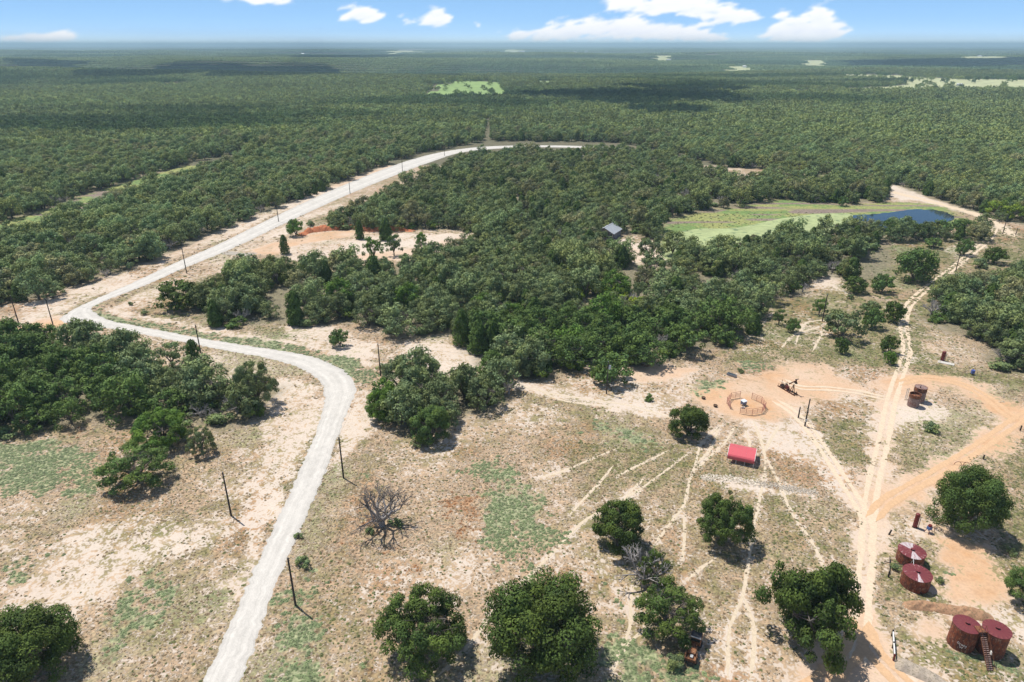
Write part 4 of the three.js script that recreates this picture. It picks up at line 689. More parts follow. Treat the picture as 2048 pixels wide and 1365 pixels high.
// ------------------------------------------------------------ grass and weeds
{
  const r = rngOf(4242), tuft = (n, rad, h, s, sd) => { const rr = rngOf(sd), b = new MB(); for (let k = 0; k < n; k++) { const a = rr() * 6.283, q = rad * Math.sqrt(rr()); leaf(b, Math.cos(a) * q, h * (0.25 + 0.75 * rr()) * (1 - 0.5 * q / rad), Math.sin(a) * q, Math.cos(a) * 0.8 + rr() - 0.5, 0.8, Math.sin(a) * 0.8 + rr() - 0.5, s * (0.7 + 0.6 * rr()), rr, [1, 1, 1]); } return b.build(); };
  const geos = [tuft(12, 0.26, 0.22, 0.3, 1), tuft(16, 0.34, 0.3, 0.3, 2), tuft(9, 0.2, 0.3, 0.26, 3)], mat = new THREE.MeshPhysicalMaterial({ vertexColors: true, roughness: 0.9, transmission: 0.2, thickness: 0, side: THREE.DoubleSide });
  const lists = [[], [], []], m = {};
  const sow = (z0, z1, step, s0, keep) => { for (let z = z0; z > z1; z -= step) { const half = -z * 0.84 + 22; for (let x = -half; x < half; x += step) {
    const X = x + (r() - 0.5) * step * 1.6, Z = z + (r() - 0.5) * step * 1.6, k = r(), k2 = r(), k3 = r(); readMasks(X, Z, m); if ((m.litter > 0.5 && k3 > 0.3) || (m.marsh > 0.3 && k3 > 0.25)) continue;
    const c = coverAt(X, Z, m) + (vn(X / 1.4, Z / 1.4) - 0.5) * 0.55; if (k > ss(0.3, 0.85, c) * keep) continue;
    if (onRoad(X, Z) || (m.marsh > 0.3 && wet(X, Z))) continue;
    const sage = m.sage > 0.25 && k2 < m.sage + 0.15, rust = m.rust > 0.25 && k2 < m.rust * 0.7, olive = k2 < 0.15 + m.olive * 0.65 + m.marsh, g = 0.7 + 0.6 * k3;
    const col = sage ? [0.2, 0.25, 0.11] : rust ? [0.32, 0.14, 0.05] : olive ? [0.15, 0.165, 0.05] : k3 < 0.6 ? [0.6, 0.49, 0.35] : [0.24, 0.17, 0.095];
    lists[sage ? 1 : Math.floor(r() * 3)].push([X, Z, s0 * (0.55 + 0.8 * r()) * (sage ? 1.25 : 1), r() * 6.28, col[0] * g, col[1] * g, col[2] * g]);
  } } };
  const roadPoly = [...ROAD.map((p) => [p[0], p[1]]), ...ROAD.map((p) => [p[2], p[3]]).reverse()].map((p) => at(p[0], p[1]));
  function onRoad(x, z) { return x < 30 && inside(roadPoly, x, z); }
  const wetPolys = [LILY, POND].map(path); function wet(x, z) { return wetPolys.some((p) => inside(p, x, z)); }
  sow(-52, -120, 0.4, 0.62, 0.66); sow(-120, -185, 0.58, 0.85, 0.55); sow(-185, -330, 1.2, 1.5, 0.5);
  const o = new THREE.Group(); o.name = 'grass'; scene.add(o); tag(o, 'dry grass tufts and low green weeds scattered over the sandy clearing', null, null, 'stuff');
  const q = new THREE.Object3D(), col = new THREE.Color();
  lists.forEach((l, k) => { const im = new THREE.InstancedMesh(geos[k], mat, l.length); im.name = 'tuft'; im.castShadow = im.receiveShadow = true; l.forEach(([x, z, s, ry, a, b, c], i) => { q.position.set(x, 0, z); q.scale.set(s, s * 0.65, s); q.rotation.y = ry; q.updateMatrix(); im.setMatrixAt(i, q.matrix); im.setColorAt(i, col.setRGB(a, b, c)); }); o.add(im); });
}
// ------------------------------------------------------------ oil field tanks
const PI2 = Math.PI * 2;
function rustTex(seed, a, b, c, streak) {   // a base, b rust, c pale wear; vertical runs
  return makeTexture(256, 256, (x, y, o) => {
    const s = vn(x / 9 + seed * 9, y / 60) * 0.4 + vn(x / 26 + seed, y / 90 + seed) * 0.6, p = vn(x / 34 + seed * 3, y / 34) * 0.6 + vn(x / 9, y / 9 + seed) * 0.4, f = 0.86 + 0.28 * vn(x / 3.5, y / 3.5);
    const k = ss(0.36, 0.72, s * streak + p * (1 - streak)), w = ss(0.66, 0.82, vn(x / 12 + seed * 7, y / 26 + 9) * 0.7 + 0.3 * s);
    for (let q = 0; q < 3; q++) o[q] = lerp(lerp(a[q], b[q], k), c[q], w * 0.75) * f;
  });
}
const metal = (t, rough = 0.7, m = 0.15) => new THREE.MeshStandardMaterial({ map: t, roughness: rough, metalness: m });
const SHELLS = [1, 2, 3, 4].map((s) => metal(rustTex(s, [0.1, 0.03, 0.022], [0.24, 0.06, 0.024], [0.32, 0.19, 0.13], 0.6)));
const ROOFS = [5, 6].map((s) => metal(rustTex(s, [0.15, 0.024, 0.032], [0.17, 0.032, 0.034], [0.21, 0.06, 0.05], 0.1), 0.6));
const WHITED = metal(rustTex(8, [0.5, 0.44, 0.45], [0.36, 0.2, 0.2], [0.2, 0.04, 0.045], 0.4), 0.7);
const STREAKED = metal(rustTex(9, [0.16, 0.026, 0.034], [0.19, 0.04, 0.04], [0.6, 0.45, 0.42], 0.75), 0.7);
const RUSTY = metal(rustTex(10, [0.1, 0.04, 0.025], [0.26, 0.085, 0.03], [0.33, 0.18, 0.1], 0.5), 0.8), DARKIRON = std(0.035, 0.03, 0.03, 0.6, { metalness: 0.4 }), REDPAINT = metal(rustTex(11, [0.14, 0.014, 0.016], [0.16, 0.022, 0.018], [0.12, 0.04, 0.03], 0.5), 0.5);
const BROWNGREY = [12, 13, 14].map((s) => metal(rustTex(s, [0.25, 0.18, 0.165], [0.2, 0.1, 0.08], [0.45, 0.38, 0.34], 0.75), 0.75)), WHITEP = std(0.72, 0.7, 0.66, 0.6), STEEL = std(0.45, 0.46, 0.47, 0.5, { metalness: 0.5 }), BLUE = std(0.06, 0.13, 0.32, 0.6), POLE = std(0.045, 0.036, 0.03, 0.9), CREO = std(0.07, 0.055, 0.045, 0.9), CONC = std(0.5, 0.47, 0.43, 0.95);
function arcPlate(r, a0, a1, y0, y1, th) {
  const b = new MB(), n = 5, ring = [[r, y0], [r, y1], [r - th, y1], [r - th, y0]];
  for (let f = 0; f < 4; f++) { const p = ring[f], q = ring[(f + 1) % 4], nr = [1, 0, -1, 0][f], ny = [0, 1, 0, -1][f], st = b.p.length / 3; for (let k = 0; k <= n; k++) { const a = lerp(a0, a1, k / n), c = Math.cos(a), s = Math.sin(a); b.vert(c * p[0], p[1], s * p[0], c * nr, ny, s * nr, null, a * r / 2.5, p[1] / 2.5); b.vert(c * q[0], q[1], s * q[0], c * nr, ny, s * nr, null, a * r / 2.5, q[1] / 2.5); } for (let k = 0; k < n; k++) { const i = st + k * 2; b.i.push(i, i + 1, i + 2, i + 1, i + 3, i + 2); } }
  for (const [a, e] of [[a0, 1], [a1, -1]]) { const c = Math.cos(a), s = Math.sin(a), st = b.p.length / 3; for (const p of ring) b.vert(c * p[0], p[1], s * p[0], s * e, 0, -c * e, null, 0, 0); if (e > 0) b.i.push(st, st + 2, st + 1, st, st + 3, st + 2); else b.i.push(st, st + 1, st + 2, st, st + 2, st + 3); }
  return b.build();
}
function sector(r, a0, a1, y, rise, th) {   // a wedge of the tank roof
  const b = new MB(), n = 4; const top = [], up = 1 / Math.hypot(1, rise / r);
  const c0 = b.vert(0, y + rise, 0, 0, 1, 0, null, 0, 0);
  for (let k = 0; k <= n; k++) { const a = lerp(a0, a1, k / n), c = Math.cos(a), s = Math.sin(a); top.push(b.vert(c * r, y, s * r, c * rise / r * up, up, s * rise / r * up, null, a * 1.2, r / 2.5)); }
  for (let k = 0; k < n; k++) b.i.push(c0, top[k + 1], top[k]);
  for (let k = 0; k < n; k++) { const a = lerp(a0, a1, k / n), a2 = lerp(a0, a1, (k + 1) / n), m = (a + a2) / 2, i = b.p.length / 3; for (const [q, yy] of [[a, y], [a2, y], [a, y - th], [a2, y - th]]) b.vert(Math.cos(q) * r, yy, Math.sin(q) * r, Math.cos(m), 0, Math.sin(m), null, q, yy); b.i.push(i, i + 1, i + 2, i + 1, i + 3, i + 2); }
  return b.build();
}
const geoCache = new Map(), cached = (k, f) => { if (!geoCache.has(k)) geoCache.set(k, f()); return geoCache.get(k); };
function tank(label, group, u, v, r, h, courses, turn, whites, streaks, roofMat) {
  const [x, z] = at(u, v), t = thing('oil_tank', label, 'oil tank', x, z, turn, group);
  part(t, 'shell', new THREE.CylinderGeometry(r - 0.05, r - 0.05, h - 0.02, 40, 1), SHELLS[0], 0, h / 2 - 0.01, 0);
  for (let c = 0; c < courses; c++) for (let k = 0; k < 8; k++) { const y0 = h * c / courses + 0.01, y1 = h * (c + 1) / courses - 0.012, rr = r - (c % 2) * 0.02; const m = part(t, 'plate', cached(`p${r}${h}${c}`, () => arcPlate(rr, 0.008, PI2 / 8 - 0.008, y0, y1, 0.03)), SHELLS[(k * 3 + c) % 4]); m.rotation.y = (k + (c % 2) * 0.5) * PI2 / 8; }
  for (let k = 0; k < 16; k++) { const m = part(t, 'roof_panel', cached(`r${r}${h}`, () => sector(r + 0.06, 0.006, PI2 / 16 - 0.006, h + 0.015, r * 0.09, 0.05)), whites.includes(k) ? WHITED : streaks.includes(k) ? STREAKED : roofMat); m.rotation.y = k * PI2 / 16; }
  part(t, 'roof_underside', new THREE.CylinderGeometry(r - 0.1, r + 0.03, 0.012, 40), DARKIRON, 0, h + 0.004, 0);
  const hatch = part(t, 'hatch', new THREE.CylinderGeometry(0.22, 0.24, 0.26, 14), DARKIRON, 0, h + r * 0.09 + 0.08, 0); part(hatch, 'lid', new THREE.CylinderGeometry(0.27, 0.27, 0.05, 14), roofMat, 0, 0.155, 0);
  part(t, 'valve', new MB().tube([0, 0.35, r - 0.05], [0, 0.35, r + 0.4], 0.06, 0.06, 8).build(), DARKIRON);
  return t;
}
tank('squat maroon tank with broad white streaks on its roof, behind its twin', null, 1819, 1123, 1.95, 2.05, 2, 0.2, [3, 4, 11, 12, 5], [2, 6, 8, 9, 13, 14], ROOFS[0]);
const sq2 = tank('squat maroon tank with one narrow white wedge on its roof, in front of its twin', null, 1829, 1170, 1.97, 2.25, 2, -0.1, [12], [4, 3, 11, 8], ROOFS[1]);
part(sq2, 'pipe', new MB().tube([0.2, 2.3, -1.9], [0.4, 2.7, -2.6], 0.05, 0.05, 6).tube([0.4, 2.7, -2.6], [0.4, 1.6, -2.9], 0.05, 0.05, 6).build(), STEEL);
const tallA = tank('tall rusty tank with scrawled white lettering on its side, left of the stairs', null, 1921, 1289, 1.64, 3.6, 3, 0.4, [], [], ROOFS[0]);
{ // the scrawl
  const cv = document.createElement('canvas'); cv.width = 256; cv.height = 160; const c = cv.getContext('2d'); c.strokeStyle = '#f2eee8'; c.lineWidth = 9; c.lineCap = c.lineJoin = 'round';
  const s = (pts) => { c.beginPath(); pts.forEach((p, i) => (i ? c.lineTo(...p) : c.moveTo(...p))); c.stroke(); };
  s([[52, 22], [30, 14], [14, 32], [20, 56], [48, 58]]); s([[64, 68], [66, 40], [72, 46], [90, 36]]); s([[124, 44], [104, 46], [102, 66], [122, 66], [126, 44], [132, 70]]); s([[142, 48], [168, 48], [144, 74], [170, 76]]); s([[182, 52], [186, 72], [206, 74], [212, 54], [206, 104], [186, 108]]);
  s([[84, 96], [92, 138], [112, 112], [130, 142], [146, 98]]); s([[66, 88], [78, 86]]);
  const tx = new THREE.CanvasTexture(cv); tx.colorSpace = THREE.SRGBColorSpace;
  const g = new THREE.CylinderGeometry(1.665, 1.665, 1.05, 14, 1, true, -0.42, 0.84); part(tallA, 'lettering', g, new THREE.MeshStandardMaterial({ map: tx, transparent: true, roughness: 0.8 }), 0, 1.15, 0).rotation.y = -0.95;
}
tank('tall rusty tank right of the stairs with plain side', null, 1979, 1302, 1.64, 3.85, 3, 1.1, [], [], ROOFS[1]);
{ // stairs between the two tall tanks
  const a = at(1981, 1343), b = at(1965, 1262, 3.75), t = thing('steel_stairs', 'long rusty steel stairs climbing between the two tall tanks', 'stairs', a[0], a[1]);
  const d = new THREE.Vector3(b[0] - a[0], 3.75, b[1] - a[1]), n = 19, side = new THREE.Vector3(-d.z, 0, d.x).normalize().multiplyScalar(0.36);
  for (const s of [-1, 1]) { part(t, 'stringer', new MB().tube([side.x * s, 0, side.z * s], [side.x * s + d.x, d.y, side.z * s + d.z], 0.07, 0.07, 4).build(), RUSTY); part(t, 'handrail', new MB().tube([side.x * s * 1.1, 0.85, side.z * s * 1.1], [side.x * s * 1.1 + d.x, d.y + 0.85, side.z * s * 1.1 + d.z], 0.028, 0.028, 5).build(), RUSTY); for (const k of [0.02, 0.35, 0.7, 1]) part(t, 'rail_post', new MB().tube([side.x * s * 1.1 + d.x * k, d.y * k, side.z * s * 1.1 + d.z * k], [side.x * s * 1.1 + d.x * k, d.y * k + 0.85, side.z * s * 1.1 + d.z * k], 0.025, 0.025, 5).build(), RUSTY); }
  const step = new THREE.BoxGeometry(0.72, 0.04, 0.17), ang = Math.atan2(d.x, d.z);
  for (let k = 0; k < n; k++) { const m = part(t, 'step', step, BROWNGREY[1], d.x * (k + 0.5) / n, d.y * (k + 0.5) / n + 0.05, d.z * (k + 0.5) / n); m.rotation.y = ang; }
  part(t, 'platform', new THREE.BoxGeometry(1.3, 0.06, 1.1), RUSTY, d.x * 1.06, d.y + 0.02, d.z * 1.06);
  part(t, 'sign', new THREE.BoxGeometry(0.1, 0.5, 0.3), WHITEP, side.x * 1.15 + d.x * 0.38, d.y * 0.38 + 0.45, side.z * 1.15 + d.z * 0.38);
}
{ // the two brown tanks by the loop track
  const mk = (label, u, v, r, h, open) => {
    const [x, z] = at(u, v), t = thing('rusty_tank', label, 'tank', x, z, u);
    for (let c = 0; c < 4; c++) for (let k = 0; k < 6; k++) { const y0 = h * c / 4 + 0.008, y1 = h * (c + 1) / 4 - 0.008; part(t, 'plate', cached(`b${r}${c}`, () => arcPlate(r + (c % 2) * 0.02, 0.01, PI2 / 6 - 0.01, y0, y1, 0.03)), c === 3 ? RUSTY : BROWNGREY[(k + c) % 3]).rotation.y = (k + c * 0.5) * PI2 / 6; }
    part(t, 'shell', new THREE.CylinderGeometry(r - 0.05, r - 0.05, h * (open ? 0.82 : 0.99), 32), RUSTY, 0, h * (open ? 0.41 : 0.495), 0);
    part(t, 'rim', new THREE.TorusGeometry(r, 0.05, 6, 36).rotateX(Math.PI / 2), RUSTY, 0, h, 0);
    if (!open) { for (let k = 0; k < 8; k++) part(t, 'roof_panel', cached('bt' + r, () => sector(r + 0.05, 0.01, PI2 / 8 - 0.01, h + 0.03, 0.2, 0.04)), BROWNGREY[k % 3]).rotation.y = k * PI2 / 8; part(t, 'vent', new THREE.CylinderGeometry(0.09, 0.09, 0.7, 8), DARKIRON, -r * 0.6, h + 0.35, -r * 0.3); }
    part(t, 'band', new THREE.TorusGeometry(r + 0.03, 0.035, 6, 36).rotateX(Math.PI / 2), DARKIRON, 0, h * 0.75, 0);
    return t;
  };
  mk('brown rusty tank with an open red rusted top beside the dirt track', 1826, 812, 1.2, 3.0, true);
  mk('brown rusty tank with a closed lid, just behind the open one', 1836, 802, 1.3, 3.55, false);
  const [x, z] = at(1812, 800), t = thing('steel_ladder', 'grey steel ladder frame leaning at the left of the brown tanks', 'ladder', x, z, 0.5);
  for (const s of [-0.35, 0.35]) part(t, 'rail', new MB().tube([s, 0, 0], [s + 0.7, 2.6, -0.4], 0.05, 0.05, 5).build(), STEEL);
  for (let k = 0; k < 7; k++) part(t, 'rung', new MB().tube([-0.35 + 0.1 * k, 0.37 * k + 0.25, -0.057 * k], [0.35 + 0.1 * k, 0.37 * k + 0.25, -0.057 * k], 0.04, 0.04, 5).build(), STEEL);
}
function vessel(label, u, v, r, h) {
  const [x, z] = at(u, v), t = thing('treater_vessel', label, 'pressure vessel', x, z);
  part(t, 'body', new THREE.CylinderGeometry(r, r, h, 24), REDPAINT, 0, h / 2 + 0.15, 0); part(t, 'dome', new THREE.SphereGeometry(r, 20, 8, 0, PI2, 0, Math.PI / 2).scale(1, 0.45, 1), REDPAINT, 0, h + 0.15, 0);
  part(t, 'skirt', new THREE.CylinderGeometry(r * 1.08, r * 1.15, 0.2, 24), DARKIRON, 0, 0.1, 0); for (const k of [0.3, 0.65]) part(t, 'band', new THREE.TorusGeometry(r + 0.005, 0.025, 6, 28).rotateX(Math.PI / 2), REDPAINT, 0, h * k, 0);
  part(t, 'pipe', new MB().tube([r + 0.18, 0, 0.1], [r + 0.18, h * 0.85, 0.1], 0.05, 0.05, 6).tube([r + 0.18, h * 0.85, 0.1], [0, h * 0.95, 0], 0.05, 0.05, 6).build(), DARKIRON);
}
vessel('upright dark red vessel on pale soil by the circular orange pad', 1830, 1055, 0.36, 2.5); vessel('upright dark red vessel on a slab in the grass right of the track', 1885, 722, 0.46, 2.35);
{ const [x, z] = at(1893, 727); const t = thing('concrete_slab', 'narrow pale slab at the foot of the distant red vessel', 'slab', x, z, -0.6); part(t, 'slab', new RoundedBoxGeometry(3.6, 0.12, 1.5, 2, 0.03), CONC, 0, 0.06, 0); }
{ // separator on red legs
  const [x, z] = at(1857, 1066), t = thing('separator', 'blue and red pump box on red legs beside the orange pad', 'pump', x, z, 0.4);
  for (const [a, b] of [[-1, -1], [1, -1], [-1, 1], [1, 1]]) part(t, 'leg', new MB().tube([a * 0.5, 0, b * 0.4], [a * 0.28, 0.75, b * 0.22], 0.05, 0.05, 6).build(), REDPAINT);
  part(t, 'box', new RoundedBoxGeometry(0.7, 0.6, 0.6, 2, 0.05), BLUE, 0, 1.0, 0); part(t, 'cap', new THREE.CylinderGeometry(0.26, 0.34, 0.3, 14), REDPAINT, 0, 1.45, 0); part(t, 'pipe', new MB().tube([0.3, 1.0, 0], [1.0, 0.9, 0.3], 0.05, 0.05, 6).tube([1.0, 0.9, 0.3], [1.0, 0, 0.3], 0.05, 0.05, 6).build(), RUSTY);
}
{ const [x, z] = at(1945, 750), t = thing('blue_barrel', 'blue barrel on a short stand in the grass at the right', 'barrel', x, z); part(t, 'barrel', new THREE.CylinderGeometry(0.42, 0.42, 0.85, 18), std(0.07, 0.1, 0.34, 0.5), 0, 0.85, 0); for (const y of [0.58, 0.85, 1.12]) part(t, 'hoop', new THREE.TorusGeometry(0.425, 0.02, 5, 20).rotateX(Math.PI / 2), BLUE, 0, y, 0); for (const [a, b] of [[-1, -1], [1, -1], [-1, 1], [1, 1]]) part(t, 'leg', new THREE.BoxGeometry(0.07, 0.43, 0.07), DARKIRON, a * 0.28, 0.215, b * 0.28); }
{ // pump jack
  const JACK = metal(rustTex(41, [0.05, 0.02, 0.014], [0.16, 0.045, 0.02], [0.2, 0.09, 0.05], 0.4), 0.8);
  const a = at(1559, 772), b = at(1593, 792), L = Math.hypot(b[0] - a[0], b[1] - a[1]), t = thing('pump_jack', 'small rusty pump jack on the orange pad above the round pen', 'pump jack', (a[0] + b[0]) / 2, (a[1] + b[1]) / 2, -Math.atan2(b[1] - a[1], b[0] - a[0]));
  for (const s of [-0.5, 0.5]) part(t, 'skid', new THREE.BoxGeometry(L, 0.22, 0.2), JACK, 0, 0.11, s); for (let k = -2; k <= 2; k++) part(t, 'cross_beam', new THREE.BoxGeometry(0.18, 0.14, 1.0), DARKIRON, k * L / 5, 0.25, 0);
  const px = L * 0.28; for (const [dx, dz] of [[-0.6, -0.5], [-0.6, 0.5], [0.5, 0]]) part(t, 'post', new MB().tube([px + dx, 0.2, dz], [px, 2.45, 0], 0.09, 0.07, 6).build(), JACK);
  const beam = part(t, 'walking_beam', new THREE.BoxGeometry(L * 0.5, 0.26, 0.17), JACK, px - L * 0.08, 2.75, 0); beam.rotation.z = 0.75;
  part(t, 'horse_head', new THREE.CylinderGeometry(0.75, 0.75, 0.22, 12, 1, false, -0.7, 1.4).rotateX(Math.PI / 2), DARKIRON, px + L * 0.08, 3.5, 0);
  part(t, 'cross_head', new THREE.BoxGeometry(0.16, 0.14, 0.95), DARKIRON, px + L * 0.1, 3.95, 0);
  part(t, 'gearbox', new RoundedBoxGeometry(0.8, 0.75, 0.6, 2, 0.08), REDPAINT, -L * 0.06, 0.7, 0);
  for (const s of [-1, 1]) { part(t, 'crank', new RoundedBoxGeometry(1.5, 0.34, 0.14, 2, 0.05), JACK, -L * 0.1, 0.85, s * 0.42).rotation.z = 0.6 * s; part(t, 'counterweight', new THREE.CylinderGeometry(0.42, 0.42, 0.2, 16).rotateX(Math.PI / 2), DARKIRON, -L * 0.2, 0.72 + s * 0.25, s * 0.56); part(t, 'pitman_arm', new MB().tube([-L * 0.12, 0.9, s * 0.5], [px - L * 0.4, 2.0, s * 0.2], 0.05, 0.05, 6).build(), DARKIRON); }
  const mot = part(t, 'motor', new RoundedBoxGeometry(0.7, 0.55, 0.55, 2, 0.1), DARKIRON, -L * 0.33, 0.5, 0); part(mot, 'flywheel', new THREE.TorusGeometry(0.36, 0.06, 8, 20), JACK, 0.1, 0.1, 0.4);
  part(t, 'wellhead', new MB().tube([L * 0.48, 0, 0], [L * 0.48, 1.0, 0], 0.12, 0.09, 8).tube([L * 0.48, 0.6, -0.3], [L * 0.48, 0.6, 0.3], 0.06, 0.06, 6).build(), DARKIRON);
  part(t, 'brake_post', new MB().tube([-L * 0.42, 0.2, -0.2], [-L * 0.42, 1.8, -0.2], 0.06, 0.05, 6).build(), DARKIRON);
  for (const s of [-1, 1]) part(t, 'guard_rail', new MB().tube([-L * 0.45, 0.9, s * 0.62], [-L * 0.05, 0.9, s * 0.62], 0.03, 0.03, 5).tube([-L * 0.45, 0.2, s * 0.62], [-L * 0.45, 0.9, s * 0.62], 0.03, 0.03, 5).build(), JACK);
}
{ // round pen with a feeder in it
  const [cx, cz] = at(1492, 813), R = 4.15, pen = thing('round_pen', 'octagonal pen of red pipe panels with two open gaps', 'livestock pen', cx, cz), PINK = metal(rustTex(21, [0.3, 0.085, 0.07], [0.36, 0.13, 0.1], [0.5, 0.32, 0.26], 0.3), 0.7), side = 2 * R * Math.sin(PI2 / 20);
  const mb = new MB(); for (const s of [-1, 1]) mb.tube([s * side / 2, 0, 0], [s * side / 2, 1.7, 0], 0.045, 0.045, 5); mb.tube([0, 0.1, 0], [0, 1.6, 0], 0.035, 0.035, 5); for (const y of [0.3, 0.6, 0.9, 1.2, 1.6]) mb.tube([-side / 2, y, 0], [side / 2, y, 0], 0.038, 0.038, 5);
  const g = mb.build(); for (let k = 0; k < 10; k++) { if ([7, 3].includes(k)) continue; const a = (k + 0.5) * PI2 / 10 + 0.3; const m = part(pen, 'panel', g, PINK, Math.cos(a) * R * Math.cos(PI2 / 20), 0, Math.sin(a) * R * Math.cos(PI2 / 20)); m.rotation.y = -a + Math.PI / 2; }
  const [x, z] = at(1487, 811), f = thing('cattle_feeder', 'grey blue covered feeder standing inside the round pen', 'feeder', x, z, 0.5);
  part(f, 'bin', new RoundedBoxGeometry(1.1, 0.75, 0.9, 2, 0.04), std(0.1, 0.14, 0.24, 0.5), 0, 0.75, 0); part(f, 'lid', new RoundedBoxGeometry(1.25, 0.07, 1.05, 2, 0.02), std(0.6, 0.64, 0.7, 0.4), 0, 1.17, 0).rotation.x = 0.12; for (const [a, b] of [[-1, -1], [1, -1], [-1, 1], [1, 1]]) part(f, 'leg', new THREE.BoxGeometry(0.08, 0.4, 0.08), STEEL, a * 0.45, 0.2, b * 0.35);
  const [x2, z2] = at(1486, 817), tr = thing('feed_trough', 'small pale trough in front of the feeder in the pen', 'trough', x2, z2, 0.2); part(tr, 'base', new THREE.BoxGeometry(0.8, 0.08, 0.4), STEEL, 0, 0.06, 0); for (const s of [-1, 1]) part(tr, 'side', new THREE.BoxGeometry(0.8, 0.22, 0.05), std(0.7, 0.66, 0.6), 0, 0.2, s * 0.2); for (const s of [-1, 1]) part(tr, 'end', new THREE.BoxGeometry(0.05, 0.22, 0.36), std(0.7, 0.66, 0.6), s * 0.39, 0.2, 0);
}
{ // red open shelter
  const A = at(1456, 925.7), B = at(1504.5, 936), dx = B[0] - A[0], dz = B[1] - A[1], L = 5.05, ang = -Math.atan2(dz, dx), W = 4.7, eave = 1.35, mx = (A[0] + B[0]) / 2, mz = (A[1] + B[1]) / 2;
  const back = new THREE.Vector3(Math.sin(ang), 0, Math.cos(ang)).multiplyScalar(-W / 2), t = thing('red_shelter', 'red metal open shelter with a rounded roof in the trampled clearing', 'shelter', mx + back.x, mz + back.z, ang);
  const prof = [[-W / 2, eave - 0.45], [-W / 2, eave], [-W / 2 + 0.06, eave + 0.22], [-W / 2 + 0.3, eave + 0.46], [0, eave + 1.05], [W / 2 - 0.3, eave + 0.46], [W / 2 - 0.06, eave + 0.22], [W / 2, eave], [W / 2, eave - 0.45]];
  const sheet = (w) => { const b = new MB(), n = 18; for (let f = 0; f < 2; f++) for (let i = 0; i < prof.length - 1; i++) { const p = prof[i], q = prof[i + 1], ny = (q[0] - p[0]), nz = -(q[1] - p[1]), l = Math.hypot(ny, nz), st = b.p.length / 3, o = f * -0.02; for (let k = 0; k <= n; k++) { const x = -w / 2 + w * k / n, rib = (k % 6 === 0 ? 0.03 : 0) + o; const s = f ? -1 : 1; b.vert(x, p[1] + ny / l * rib, p[0] + nz / l * rib, 0, s * ny / l, s * nz / l, null, x, 0); b.vert(x, q[1] + ny / l * rib, q[0] + nz / l * rib, 0, s * ny / l, s * nz / l, null, x, 1); } for (let k = 0; k < n; k++) { const a = st + k * 2; if (f) b.i.push(a, a + 2, a + 1, a + 1, a + 2, a + 3); else b.i.push(a, a + 1, a + 2, a + 1, a + 3, a + 2); } } return b.build(); };
  const RED = std(0.56, 0.1, 0.12, 0.34), g = sheet(L / 6 - 0.012); for (let k = 0; k < 6; k++) part(t, 'roof_sheet', g, RED, -L / 2 + (k + 0.5) * L / 6, 0, 0);
  for (const s of [-1, 1]) { const b = new MB(); for (let i = 1; i < prof.length - 2; i++) b.tube([s * (L / 2 + 0.02), prof[i][1] + 0.03, prof[i][0]], [s * (L / 2 + 0.02), prof[i + 1][1] + 0.03, prof[i + 1][0]], 0.045, 0.045, 4); part(t, 'trim', b.build(), WHITEP); part(t, 'base_rail', new THREE.BoxGeometry(L, 0.06, 0.06), STEEL, 0, 0.03, s * (W / 2 - 0.05)); for (const x of [-1, -0.33, 0.33, 1]) part(t, 'post', new THREE.BoxGeometry(0.07, eave, 0.07), WHITEP, x * (L / 2 - 0.08), eave / 2, s * (W / 2 - 0.05)); for (const x of [-1, 1]) part(t, 'brace', new MB().tube([x * (L / 2 - 0.1), 0.75, s * (W / 2 - 0.05)], [x * (L / 2 - 0.7), eave - 0.05, s * (W / 2 - 0.05)], 0.03, 0.03, 4).build(), WHITEP); }
}
{ // water trough, ring, tubs
  const a = at(1456, 750), b = at(1471, 755), t = thing('water_trough', 'long grey water trough at the top edge of the orange pad', 'trough', (a[0] + b[0]) / 2, (a[1] + b[1]) / 2, -Math.atan2(b[1] - a[1], b[0] - a[0])), L = 2.3;
  part(t, 'base', new THREE.BoxGeometry(L, 0.08, 0.85), CONC, 0, 0.1, 0); for (const s of [-1, 1]) { part(t, 'side', new RoundedBoxGeometry(L, 0.5, 0.07, 1, 0.02), std(0.25, 0.24, 0.25), 0, 0.32, s * 0.42); part(t, 'end', new RoundedBoxGeometry(0.07, 0.5, 0.84, 1, 0.02), std(0.3, 0.28, 0.28), s * L / 2, 0.32, 0); } part(t, 'water', new THREE.BoxGeometry(L - 0.1, 0.02, 0.76), std(0.03, 0.05, 0.06, 0.05), 0, 0.44, 0);
  const [x, z] = at(1291, 731), f = thing('feed_ring', 'rusty ring feeder lying on bare orange soil by the wood edge', 'feeder', x, z), ring = (y) => new THREE.TorusGeometry(1.0, 0.05, 6, 28).rotateX(Math.PI / 2).translate(0, y, 0);
  for (const y of [0.1, 0.45, 0.8]) part(f, 'hoop', ring(y), y > 0.7 ? STEEL : RUSTY); for (let k = 0; k < 10; k++) part(f, 'bar', new THREE.CylinderGeometry(0.03, 0.03, 0.75, 5), RUSTY, Math.cos(k * 0.628) * 1.0, 0.43, Math.sin(k * 0.628) * 1.0);
  for (const [u, v, l] of [[1407, 798, 'black rubber tub on the orange soil left of the pen, the farther of two'], [1431, 814, 'black rubber tub on the orange soil left of the pen, the nearer of two']]) { const [a2, b2] = at(u, v), q = thing('feed_tub', l, 'tub', a2, b2); part(q, 'tub', new THREE.LatheGeometry([[0, 0.02], [0.34, 0.02], [0.44, 0.42], [0.47, 0.42], [0.47, 0.38], [0.38, 0], [0, 0]].map((p) => new THREE.Vector2(...p)), 20), std(0.02, 0.018, 0.016, 0.7)); part(q, 'feed', new THREE.CylinderGeometry(0.39, 0.37, 0.05, 18), std(0.12, 0.06, 0.03), 0, 0.25, 0); }
}
